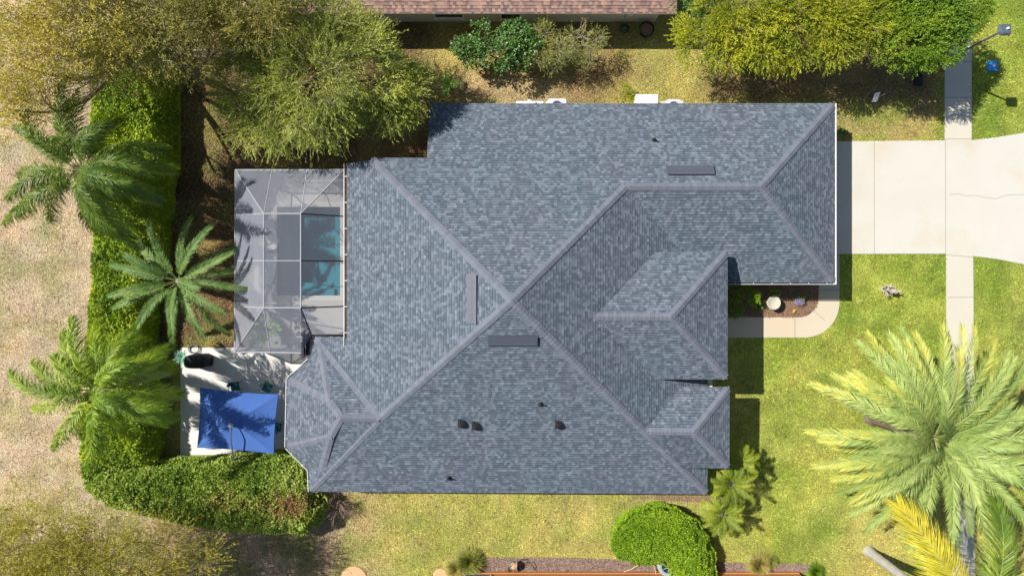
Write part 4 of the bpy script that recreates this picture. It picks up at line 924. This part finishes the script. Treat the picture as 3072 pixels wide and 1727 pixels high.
def tube_path(a, b, bend=.15, n=5):
    a, b = np.array(a, float), np.array(b, float); L = np.linalg.norm(b-a); t_ = np.linspace(0, 1, n)[:, None]
    o = rng.normal(size=3)*L*bend; o[2] = abs(o[2])*.5; return a*(1-t_)+b*t_+o*np.sin(t_*math.pi)
def tree(name, base, blobs, nsp, mat, label, cat='tree', leaf=(.07, .13), lw=.22, per=14, sl=(.35, .6), r0=.16, out=.8, barkm='bark', twigs=0, twm='twig', fill=.5, droop=0., group=None, up=.35, shellonly=False, low=-.35, trunk_h=None, align=.75, holes=.46):
    """trunk with limbs to every crown mass; sprigs of many narrow leaves through the crown"""
    bx, by = base; t_ = thing(name, (bx, by, 0), label, cat, group)
    B = np.array(blobs, float); c = B[:, :3]; rad = B[:, 3]; fork = np.array([bx, by, trunk_h if trunk_h else max(.3, (c[:, 2].min())*.4)])
    tk = MB(); tk.tube(tube_path((bx, by, 0), fork, .04), np.linspace(r0, r0*.75, 5), 9)
    for i in range(len(B)):
        pth = tube_path(fork, c[i], .12, 6); tk.tube(pth, np.linspace(r0*.55, r0*.18, 6), 6)
        for k in range(6):
            d = unit(rng.normal(size=3)+[0, 0, .4]); tk.tube(tube_path(pth[rng.integers(2, 6)], c[i]+d*rad[i]*.85, .12, 5), np.linspace(r0*.16, r0*.03, 5), 5)
    tk.build('trunk', M[barkm], t_)
    w_ = rad**2; bi = rng.choice(len(B), nsp, p=w_/w_.sum()); d = rng.normal(size=(nsp, 3)); d = unit(d); d[:, 2] = np.where(d[:, 2] < low, -d[:, 2], d[:, 2])
    lob = .70+.55*fbm(d[:, 0]*2+bi*3.1, d[:, 1]*2+d[:, 2], .6, 12); rr = np.where(rng.random(nsp) < fill, 1., rng.uniform(.35, 1, nsp))*lob
    sq = np.array([1, 1, .72]); p = c[bi]+d*sq*(rad[bi]*rr)[:, None]; p[:, 2] = np.maximum(p[:, 2], .15)
    kp = (vnoise(p[:, 0], p[:, 1], .75, 55)+.35*rng.random(nsp) > holes) | (rng.random(nsp) < .12); p, d, bi = p[kp], d[kp], bi[kp]; nsp = len(p); twigs = min(twigs, nsp)
    ax = unit(d*out+rng.normal(size=(nsp, 3))*.45+[0, 0, up]); Ls = rng.uniform(*sl, nsp)
    k = per; s_ = np.tile(np.linspace(.05, 1, k), (nsp, 1)); s_ += rng.normal(0, .03, s_.shape)
    pos = p[:, None]+ax[:, None]*(s_*Ls[:, None])[..., None]; pos[..., 2] -= droop*(s_**2)*Ls[:, None]
    rnd_ = unit(rng.normal(size=(nsp, k, 3))); D = unit(ax[:, None]*align+rnd_*.8); D[..., 2] -= droop*s_*.8
    r_ = np.clip(.5*rng.random((nsp, 1))+.5*rng.random((nsp, k)), 0, 1)
    n = nsp*k; L = rng.uniform(*leaf, n); m = MB(); m.leaves(pos.reshape(-1, 3), D.reshape(-1, 3), L, L*lw, r=r_.ravel()); m.build('crown', mat, t_)
    if twigs:
        tw = MB(); ids = rng.choice(nsp, twigs, replace=False); a = p[ids]-ax[ids]*.25; b = p[ids]+ax[ids]*Ls[ids, None]*.9; b[:, 2] -= droop*Ls[ids]*.8
        D = b-a; Sd = unit(np.cross(D, rng.normal(size=(twigs, 3))))*.011; mid = (a+b)/2+rng.normal(size=a.shape)*.04
        V = np.stack([a-Sd, a+Sd, mid-Sd*.8, mid+Sd*.8, b], 1).reshape(-1, 3); i5 = np.arange(twigs)*5
        tw.add(V, np.stack([i5, i5+1, i5+3, i5+2], 1)); tw.add(V, np.stack([i5+2, i5+3, i5+4], 1)); tw.build('twigs', M[twm], t_)
    return t_
def blobs(*a):
    return [(*at3(u, v, h), r) for u, v, h, r in a]

def frond(base, az, el0, length, droop, mat, parent, nl=46, ll=.5, lwid=.03, vee=.35, ldroop=.3, plume=0., a0=1.1, tipm=None, tipf=0, stalk=.16, rw=.02, curl=0., prof=.55):
    n = 14; t_ = np.linspace(0, 1, n); el = el0-droop*t_**1.25; azs = az+curl*t_
    st = np.stack([np.cos(azs)*np.cos(el), np.sin(azs)*np.cos(el), np.sin(el)], 1)*length/(n-1)
    path = np.array(base)+np.concatenate([[[0, 0, 0]], np.cumsum(st[:-1], 0)]); m = MB()
    m.tube(path, np.linspace(rw, rw*.2, n), 4, m=1)
    k = nl; s_ = np.repeat(np.linspace(stalk, 1, k), 2)+rng.normal(0, .004, 2*k); s_ = np.clip(s_, 0, 1); side = np.tile([1., -1.], k)
    f = s_*(n-1); i = np.clip(np.floor(f).astype(int), 0, n-2); fr = (f-i)[:, None]; p = path[i]*(1-fr)+path[i+1]*fr; T = unit(path[i+1]-path[i])
    Sd = unit(np.cross(T, [0, 0, 1.])); U = np.cross(Sd, T)
    ang = a0*(1-.55*s_)+rng.normal(0, .06, 2*k); v_ = vee+rng.normal(0, .08+plume, 2*k)
    D = T*np.cos(ang)[:, None]+(Sd*side[:, None]*np.cos(v_)[:, None]+U*np.sin(v_)[:, None])*np.sin(ang)[:, None]
    L = ll*(np.sin(math.pi*np.clip(.12+.83*(s_-stalk)/(1-stalk), 0, 1))**prof)*rng.uniform(.85, 1.08, 2*k)
    W_ = unit(np.cross(D, U*np.cos(v_)[:, None]-Sd*(side*np.sin(v_))[:, None]+rng.normal(0, .15, (2*k, 3))))*lwid*.5
    m1 = p+D*(L*.5)[:, None]; m1[:, 2] -= ldroop*L*.12; tp = p+D*L[:, None]*.98; tp[:, 2] -= ldroop*L*.6
    V = np.stack([p-W_*.6, p+W_*.6, m1-W_, m1+W_, tp], 1).reshape(-1, 3); j = np.arange(2*k)*5; r_ = np.repeat(.6*rng.random()+.4*rng.random(1), 2*k)*.5+.5*rng.random(2*k)
    mi = np.where(rng.random(2*k) < np.clip((s_-(1-tipf))/.35, 0, 1), 2, 0) if tipf > 0 else np.zeros(2*k, int)
    for F in (np.stack([j, j+1, j+3, j+2], 1), np.stack([j+2, j+3, j+4], 1)):
        m.add(V, F, r=r_); m.m[-1] = mi.copy()
    return m.build('frond', [mat, M['rachis'], tipm or mat], parent)
def palm(name, crown, label, nf, length, mat, spread=(1.2, -.9), droop=(1.0, 1.6), r0=.17, barkm='palegrey_bark', lean=(0, 0), azs=None, tipm_az=None, curlr=.12, **k):
    cx_, cy_, cz = crown; bx, by = cx_-lean[0], cy_-lean[1]; t_ = thing(name, (bx, by, 0), label, 'palm tree')
    tk = MB(); tt = np.linspace(0, 1, 26)[:, None]; pth = np.array([bx, by, 0])*(1-tt)+np.array([cx_, cy_, cz])*tt; rr = r0*(1.25-.35*tt[:, 0])*(1+.04*(np.arange(26) % 2)); rr[0] *= 1.3
    tk.tube(pth, rr, 12); tk.build('trunk', M[barkm], t_, smooth=False)
    for i in range(nf):
        f = i/(nf-1 if nf > 1 else 1); az = i*2.39996+rng.normal(0, .12) if azs is None else azs[i]
        el = spread[0]*(1-f)+spread[1]*f+rng.normal(0, .1); dr = droop[0]+(droop[1]-droop[0])*f+rng.normal(0, .08)
        c0 = (cx_+.12*math.cos(az), cy_+.12*math.sin(az), cz+.25*(1-f))
        if tipm_az is not None: k['tipf'] = .45 if (tipm_az[0] < (az % 6.283) < tipm_az[1] and rng.random() < .7 and f > .2) else 0
        frond(c0, az, el, curl=rng.normal(0, curlr), length=length*rng.uniform(.88, 1.08)*(1-.25*(f < .12)), droop=dr, mat=mat, parent=t_, **k)
    return t_

# ------------------------------------------------------------------ hedges

def Ph(h, *uv): return [at(u, v, h) for u, v in uv]
hedge('hedge', Ph(2.3, (250, 110), (470, 120), (478, 400), (466, 560), (442, 760), (412, 900), (410, 1060), (425, 1180), (432, 1400), (330, 1415), (222, 1390), (232, 1200), (238, 1000), (255, 820), (262, 640), (258, 400)), 2.3, 50000, M['hedge'],
      'long broad bright green hedge running down the left side of the yard', lump=.3, seed=1)
def brn(x, y):
    u = x*FPX/(H-2)+1536; v = 863.5-y*FPX/(H-2); g = np.exp(-(((u-850)/75)**2+((v-1520)/45)**2))*1.3+np.exp(-(((u-670)/60)**2+((v-1500)/40)**2))*.7
    return np.clip(g*(.5+1.2*(fbm(x, y, .7, 3)-.3)), 0, .95)
hedge('hedge', Ph(2.0, (222, 1380), (330, 1410), (432, 1402), (560, 1396), (700, 1388), (830, 1380), (925, 1400), (935, 1500), (965, 1530), (930, 1590), (880, 1612), (700, 1605), (560, 1590), (440, 1560), (320, 1530), (235, 1480)), 2.0, 42000, M['hedge2'],
      'wide clipped hedge with brown patches below the blue umbrella', lump=.2, brown=brn, seed=2)
hedge('clipped_bush', Ph(2.0, *[(1847, 1650), (1858, 1612), (1890, 1575), (1940, 1550), (1995, 1542), (2052, 1553), (2100, 1583), (2132, 1625), (2152, 1675), (2158, 1770), (2042, 1775), (2034, 1722), (1998, 1700), (1960, 1706), (1915, 1702), (1875, 1692), (1850, 1672)][::-1]), 2.0, 30000, M['clip'],
      'bright green clipped round bush by the orange wall', 'bush', leaf=(.08, .14), lump=.12, rr=1.3, seed=3, micro=.3)

# ------------------------------------------------------------------ trees and shrubs
# feathery olive tree behind the screen cage
tree('feathery_tree', at(905, 330), blobs((790, 140, 5.6, 1.7), (880, 90, 5.6, 1.5), (985, 95, 5.8, 1.6), (1080, 165, 5.6, 1.6), (1120, 240, 5.2, 1.5), (975, 220, 6.2, 2.0), (860, 250, 5.6, 1.7), (760, 260, 4.8, 1.6), (755, 360, 4.0, 1.2), (835, 375, 4.4, 1.3), (950, 330, 5.6, 1.6), (1010, 350, 5.2, 1.2)),
     9500, M['olive'], 'large feathery olive green tree between the cage and the brown roof', leaf=(.1, .19), lw=.2, per=15, sl=(.45, .95), align=1.25, out=.9, up=.15, droop=.15, holes=.53, r0=.22, twigs=4200, fill=.55)
tree('feathery_tree', at(1150, 345), blobs((1185, 255, 4.6, 1.15), (1235, 275, 4.4, 1.05), (1160, 320, 4.5, 1.1), (1205, 325, 4.3, .9)),
     2600, M['olive'], 'smaller feathery olive tree touching the upper left roof corner', leaf=(.1, .18), lw=.2, per=14, sl=(.4, .8), align=1.25, out=.9, up=.15, droop=.15, r0=.13, twigs=1300)
# tall thin trees out of the corner
tree('wispy_tree', at(455, 230), blobs((90, 60, 9.5, 2.6), (240, 40, 9.5, 2.2), (60, 200, 8.5, 1.8), (190, 170, 8, 1.6), (45, 330, 8, 1.3), (130, 300, 7.4, 1.0)), 2900, M['wispy2'], 'tall thin yellow leaved tree in the top left corner', leaf=(.08, .16), lw=.3, per=12, sl=(.4, .8), r0=.2, twigs=900, fill=.4, barkm='bark')
tree('wispy_tree', at(640, 250), blobs((350, 80, 8.5, 2.1), (470, 60, 8.5, 2.2), (560, 130, 7.5, 1.7), (400, 180, 7.2, 1.4), (290, 210, 6.5, 1.1), (620, 40, 8, 1.3)), 4300, M['wispy'], 'tall sparse olive brown tree above the top of the left hedge', leaf=(.08, .15), lw=.28, per=12, sl=(.4, .8), r0=.2, twigs=1200, fill=.4, barkm='bark')
tree('wispy_tree', at(800, 130), blobs((720, 40, 7, 1.3), (770, 20, 7.5, 1.9)), 2600, M['wispy'], 'sparse brownish tree left of the brown neighbouring roof', leaf=(.08, .15), lw=.25, per=12, sl=(.4, .7), r0=.15, twigs=600, fill=.4)
tree('spreading_tree', at(400, 1700), blobs((60, 1660, 7.0, 2.6), (200, 1640, 6.8, 2.1), (330, 1680, 6.6, 2.0), (120, 1590, 6.2, 1.7), (440, 1720, 6.2, 1.6), (40, 1760, 7, 2.4), (250, 1740, 7, 2.0), (500, 1640, 5.5, 1.3), (600, 1700, 5.2, 1.2), (330, 1600, 6, 1.1)), 10500, M['wispy3'], 'pale yellow green tree canopy filling the bottom left corner', leaf=(.08, .15), lw=.2, per=12, sl=(.5, .9), r0=.14, twigs=800, fill=.45, align=1.3, droop=.2)
# upper right
tree('yellow_green_tree', at(2310, 150), blobs((2095, 110, 3.6, 1.2), (2170, 50, 4.2, 1.4), (2180, 128, 3.6, 1.2), (2270, 30, 4.6, 1.5), (2280, 125, 3.8, 1.25), (2380, 45, 4.4, 1.4), (2370, 130, 3.6, 1.15), (2480, 30, 4.6, 1.5), (2500, 105, 4.0, 1.3), (2590, 45, 4.4, 1.3), (2620, 105, 3.8, 1.0)),
     9500, M['yellowgreen'], 'wide yellow green bushy tree below the top right of the brown roof', leaf=(.09, .17), lw=.24, per=15, sl=(.32, .7), r0=.17, twigs=700, fill=.65, align=1.3, out=1.0, up=.1, droop=.15, holes=.54)
tree('round_tree', at(2730, 130), blobs((2680, 30, 4.4, 1.5), (2780, 30, 4.6, 1.6), (2885, 25, 4.4, 1.15), (2710, 110, 4.2, 1.4), (2800, 110, 4.4, 1.5), (2868, 66, 4.2, .95), (2740, 150, 3.6, 1.0), (2790, 150, 3.4, .8)),
     8000, M['green'], 'dense mid green tree between the yellow green tree and the street lamp', leaf=(.07, .12), lw=.42, per=13, sl=(.2, .42), r0=.17, fill=.7)
tree('dark_shrub', at(2080, 60), blobs((2090, 10, 3.2, 1.1), (2150, 30, 3.4, 1.0), (2060, 50, 1.6, .7)), 900, M['glossy'], 'dark shaded shrub at the right corner of the brown roof', 'shrub', leaf=(.08, .14), lw=.4, per=10, sl=(.2, .4), r0=.06)
# shrubs between the houses
tree('glossy_shrub', at(1470, 165), blobs((1395, 140, 1.7, .62), (1450, 115, 2.0, .8), (1500, 165, 2.0, .8), (1545, 110, 2.1, .75), (1560, 175, 1.6, .55), (1420, 170, 1.5, .55), (1590, 130, 2.0, .55)), 1900, M['glossy'], 'rounded dark green shrub with glossy leaves below the cream wall', 'shrub', leaf=(.09, .15), lw=.48, per=10, sl=(.15, .3), r0=.06, fill=.75)
tree('rusty_shrub', at(1690, 170), blobs((1630, 100, 2.0, .6), (1620, 160, 1.6, .6), (1680, 150, 2.0, .7), (1740, 110, 2.1, .65), (1760, 160, 1.7, .6), (1790, 120, 1.8, .5), (1660, 190, 1.2, .4)), 1150, M['rust'], 'rusty olive shrub with bare pale branches beside the glossy shrub', 'shrub', leaf=(.08, .14), lw=.2, per=10, sl=(.25, .5), r0=.08, twigs=900, fill=.5, barkm='twig')
tree('lime_shrub', at(1869, 278), blobs((1869, 276, .5, .42), (1850, 290, .4, .28), (1888, 292, .4, .28)), 420, M['yellowgreen'], 'small lime green shrub left of the ribbed white locker', 'shrub', leaf=(.05, .1), lw=.3, per=9, sl=(.12, .25), r0=.02, fill=.6)
# bare twiggy bush at the lower left corner of the house
x, y = at(1022, 1500); tb_ = thing('bare_bush', (x, y, 0), 'leafless brown twiggy bush at the lower left corner of the roof', 'bush'); q = MB(); P0 = []
for i in range(70):
    a = rng.uniform(0, 6.28); L = rng.uniform(.5, 1.25); e_ = np.array([x+L*math.cos(a), y+L*math.sin(a)*.9-.3, rng.uniform(.2, 1.3)]); m_ = (np.array([x, y, 0])+e_)/2+[0, 0, rng.uniform(.3, .7)]
    p_ = [np.array([x+rng.normal(0, .06), y, .0]), m_*.6+np.array([x, y, .2])*.4, m_, e_]; q.tube(p_, [.016, .012, .009, .004], 4, cap=False)
    for k in range(4):
        s_ = m_+(e_-m_)*rng.random(); q.tube([s_, s_+rng.normal(0, .13, 3)+[0, -.06, -.08], s_+rng.normal(0, .18, 3)+[0, -.12, -.2]], [.006, .004, .002], 3, cap=False)
q.build('branches', M['drytwig'], tb_)

# ------------------------------------------------------------------ palms
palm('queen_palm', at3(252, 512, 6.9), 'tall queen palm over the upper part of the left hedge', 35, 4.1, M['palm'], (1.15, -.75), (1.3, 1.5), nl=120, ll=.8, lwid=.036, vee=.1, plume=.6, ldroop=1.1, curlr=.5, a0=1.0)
palm('queen_palm', at3(300, 1168, 6.3), 'tall yellow green queen palm over the lower part of the left hedge', 34, 3.65, M['palm_y'], (1.15, -.7), (1.3, 1.5), nl=120, ll=.8, lwid=.036, vee=.1, plume=.6, ldroop=1.1, curlr=.5, a0=1.0)
palm('date_palm', at3(537, 842, 3.6), 'young date palm with arching green fronds left of the screen cage', 23, 3.5, M['datepalm'], (1.1, -.1), (1.1, 1.1), nl=74, ll=.46, lwid=.036, vee=.3, plume=.06, ldroop=.25, a0=.95, r0=.2, prof=.4)
palm('large_date_palm', at3(2796, 1310, 5.3), 'huge silvery green date palm on the front lawn', 88, 5.45, M['bigpalm'], (1.3, -.42), (1.15, .6), nl=88, ll=.70, lwid=.03, vee=.25, plume=.05, ldroop=.2, a0=.85, r0=.36, barkm='bark', tipm=M['bigpalm_tip'], tipm_az=(.9, 3.9), rw=.035, prof=.4)
bx, by = at(2606, 1652); crx, cry = bx+.35, by-.3
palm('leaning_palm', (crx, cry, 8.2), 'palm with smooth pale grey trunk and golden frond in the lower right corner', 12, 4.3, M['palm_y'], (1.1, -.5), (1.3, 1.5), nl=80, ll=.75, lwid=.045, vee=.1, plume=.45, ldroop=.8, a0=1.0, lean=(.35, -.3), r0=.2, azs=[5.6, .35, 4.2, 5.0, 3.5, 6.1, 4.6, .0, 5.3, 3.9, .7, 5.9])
lpm = bpy.data.objects['leaning_palm']
def fr_to(root_u, root_v, tip_u, tip_v, h0, h1, mat, parent, L=4.4, **k):
    a = np.array(at3(root_u, root_v, h0)); b = np.array(at3(tip_u, tip_v, h1)); az = math.atan2(b[1]-a[1], b[0]-a[0])
    return a, az
frond((crx-.1, cry+.1, 8.4), 2.11, .45, 6.7, 1.15, M['goldfrond'], lpm, nl=190, ll=1.5, lwid=.036, vee=.1, plume=.28, ldroop=.6, a0=1.15, stalk=.1)
frond((crx+.1, cry+.1, 8.3), 1.42, .5, 5.9, 1.2, M['palm'], lpm, nl=190, ll=1.3, lwid=.036, vee=.1, plume=.3, ldroop=.6, a0=1.1, stalk=.1)
for (u, v, h, r_, lab) in ((2215, 1385, 1.7, 1.05, 'pygmy date palm half under the roof corner, uppermost of three'), (2190, 1448, 1.9, 1.35, 'pygmy date palm in the middle of three by the roof corner'), (2165, 1540, 1.6, 1.2, 'pygmy date palm nearest the bright clipped bush')):
    t_ = palm('pygmy_palm', at3(u, v, h), lab, 32, r_, M['pygmy'], (1.2, -.3), (1.2, 1.3), nl=40, ll=.34, lwid=.02, vee=.2, plume=.1, ldroop=.4, a0=1.0, r0=.07, barkm='bark', rw=.01); t_['group'] = 'pygmy palms at the roof corner'

# ------------------------------------------------------------------ small plants
def rosette(name, u, v, n, L, W_, el, mat, label, cat='plant', h=.1, droop=.3):
    x, y = at(u, v, h); m = MB()
    for i in range(n):
        a = i*2.4+rng.normal(0, .1); e_ = el+rng.normal(0, .15); l = L*rng.uniform(.75, 1.1); k = 5; V = []; p = np.array([x, y, h*.5])
        for j in range(k+1):
            s_ = j/k; w_ = W_*math.sin(math.pi*(.15+.85*s_))*.5 if j < k else 0; d = np.array([math.cos(a)*math.cos(e_-droop*s_*2), math.sin(a)*math.cos(e_-droop*s_*2), math.sin(e_-droop*s_*2)])
            sd_ = np.array([-math.sin(a), math.cos(a), 0]); V += [p-sd_*w_+[0, 0, w_*.35], p.copy(), p+sd_*w_+[0, 0, w_*.35]]; p = p+d*l/k
        m.add(V, [q_ for j in range(k) for q_ in ((3*j, 3*j+1, 3*j+4, 3*j+3), (3*j+1, 3*j+2, 3*j+5, 3*j+4))], r=.2+.8*rng.random())
    o = m.build(name, mat, origin=(x, y, 0)); return tag(o, label, cat)
M['banana'] = leafmat('banana_leaf', [(0, (.10, .22, .03)), (.5, (.22, .40, .06)), (1, (.35, .52, .12))], cs=3)
rosette('banana_plant', 1342, 240, 8, .95, .2, .7, M['banana'], 'small star shaped banana plant right of the olive tree', h=1.6, droop=.55)
x, y = at(1342, 240, 1.6); bp = bpy.data.objects['banana_plant']; MB().tube([(x, y, 0), (x, y, .85)], .05, 8).build('stem', M['green'], bp)
rosette('yucca', 2278, 915, 60, .42, .03, .6, M['datepalm'], 'spiky dark yucca left of the birdbath', h=.3, droop=.15)
rosette('agave', 532, 1074, 26, .55, .09, .7, M['bluegreen'], 'blue green agave beside the covered grill', h=1.2, droop=.2)
tree('bed_shrub', at(2262, 893), blobs((2264, 886, .9, .28), (2262, 905, .8, .22)), 130, M['clip'], 'lime green upright shrub left of the birdbath', 'shrub', leaf=(.06, .1), lw=.5, per=8, sl=(.08, .18), r0=.015)
tree('bed_shrub', at(2325, 877), blobs((2318, 877, .5, .18), (2334, 879, .5, .15)), 70, M['clip'], 'low lime green shrub just above the birdbath', 'shrub', leaf=(.05, .09), lw=.5, per=8, sl=(.06, .14), r0=.012)
tree('bed_shrub', at(2215, 905), blobs((2200, 880, .9, .5), (2225, 870, .8, .4), (2205, 930, .7, .4)), 420, M['green'], 'dark green shrub in the shade at the left end of the flower bed', 'shrub', leaf=(.06, .1), lw=.4, per=9, sl=(.12, .2), r0=.03)
tree('flowering_plant', at(2398, 900), blobs((2400, 893, .35, .22), (2385, 890, .3, .16), (2410, 886, .35, .15)), 90, M['green'], 'flowering plant with lilac blooms right of the birdbath', 'flowers', leaf=(.04, .08), lw=.4, per=7, sl=(.06, .14), r0=.012)
fo = bpy.data.objects['flowering_plant']; q = MB(); n = 260; cxx, cyy = at(2399, 903, .4); a = rng.uniform(0, 6.28, n); rr = np.sqrt(rng.random(n))*.27
q.leaves(np.stack([cxx+rr*np.cos(a), cyy+rr*np.sin(a)*.8, .42+rng.uniform(-.1, .05, n)], 1), unit(rng.normal(size=(n, 3))+[0, 0, .2]), .05, .045); q.build('blossoms', M['lilac'], fo)
for u, v, mt, lab in ((2334, 933, 'pink', 'small magenta flower just below the birdbath'), (2383, 932, 'yellow', 'small yellow flower near the curved path')):
    x, y = at(u, v, .15); q = MB(); n = 40; q.leaves(np.stack([x+rng.normal(0, .04, n), y+rng.normal(0, .04, n), .12+rng.uniform(0, .05, n)], 1), unit(rng.normal(size=(n, 3))+[0, 0, .8]), .06, .05)
    o = q.build('flower', M[mt], origin=(x, y, 0)); tag(o, lab, 'flower')
# grey branching succulent on the lawn
x, y = at(2652, 866); q = MB(); 
for i in range(26):
    a = rng.uniform(0, 6.28); L = rng.uniform(.15, .5); e_ = (x+L*math.cos(a), y+L*math.sin(a)*.7, rng.uniform(.45, .8)); q.tube([(x, y, 0), (x+L*.4*math.cos(a), y+L*.4*math.sin(a), .3), e_], [.035, .035, .03], 6)
    for k in range(2): q.tube([e_, np.array(e_)+rng.normal(0, .09, 3)+[0, 0, .06]], [.03, .025], 6)
sc = thing('grey_succulent', (x, y, 0), 'pale grey branching succulent alone on the front lawn', 'plant'); q.build('branches', M['greyplant'], sc)
# grass tufts
def tuft(u, v, n, L, mat, label, sx=1.):
    x, y = at(u, v); m = MB(); a = rng.uniform(0, 6.28, n); el = rng.uniform(.25, 1.4, n); l = L*rng.uniform(.6, 1.1, n); r_ = rng.random(n)*.12*L
    P0 = np.stack([x+r_*np.cos(a)*2, y+r_*np.sin(a)*2, np.zeros(n)], 1); D = np.stack([np.cos(a)*np.cos(el)*sx, np.sin(a)*np.cos(el), np.sin(el)], 1); Sd = np.stack([-np.sin(a), np.cos(a), 0*a], 1)*.009
    M1 = P0+D*l[:, None]*.55; M2 = P0+D*l[:, None]*.95; M2[:, 2] -= .35*l*np.cos(el); M2[:, 2] = np.maximum(M2[:, 2], .03)
    V = np.stack([P0-Sd, P0+Sd, M1-Sd, M1+Sd, M2], 1).reshape(-1, 3); j = np.arange(n)*5; rr_ = rng.random(n)
    m.add(V, np.stack([j, j+1, j+3, j+2], 1), r=rr_); m.add(V, np.stack([j+2, j+3, j+4], 1), r=rr_); o = m.build('grass_tuft', mat, origin=(x, y, 0)); return tag(o, label, 'ornamental grass')
tuft(1408, 1680, 2600, 1.0, M['tuft'], 'large dark tipped ornamental grass clump at the left end of the grey mulch')
tuft(1370, 1700, 1400, .8, M['strawgrass'], 'straw coloured grass clump left of the dark tipped clump')
tuft(2274, 1690, 1800, .85, M['strawgrass'], 'dry straw ornamental grass clump right of the clipped bush')
tuft(2312, 1680, 700, .5, M['tuft'], 'small green grass clump beside the dry straw clump')
tuft(2445, 1712, 900, .6, M['green'], 'fresh green grass clump at the right end of the mulch')
for u, v, r_, lab in ((2514, 388, .14, 'left of three added leafy balls standing for dark round shadows at the garage corner'), (2526, 393, .13, 'middle of three added leafy balls standing for dark round shadows at the garage corner'), (2537, 399, .12, 'right of three added leafy balls standing for dark round shadows at the garage corner')):  # dark leafy balls added in place of round shadows on the ground
    x, y = at(u, v, .3); n = 500; d = unit(rng.normal(size=(n, 3))); q = MB(); q.leaves(np.array([x, y, .3])+d*r_, d, .05, .03); bs_ = tag(thing('shadow_ball', (x, y, 0), lab, 'shrub'), group='added shadow balls at the garage corner'); q.build('foliage', M['glossy'], bs_); MB().tube([(x, y, 0), (x, y, .3)], .015, 5).build('stem', M['bark'], bs_)
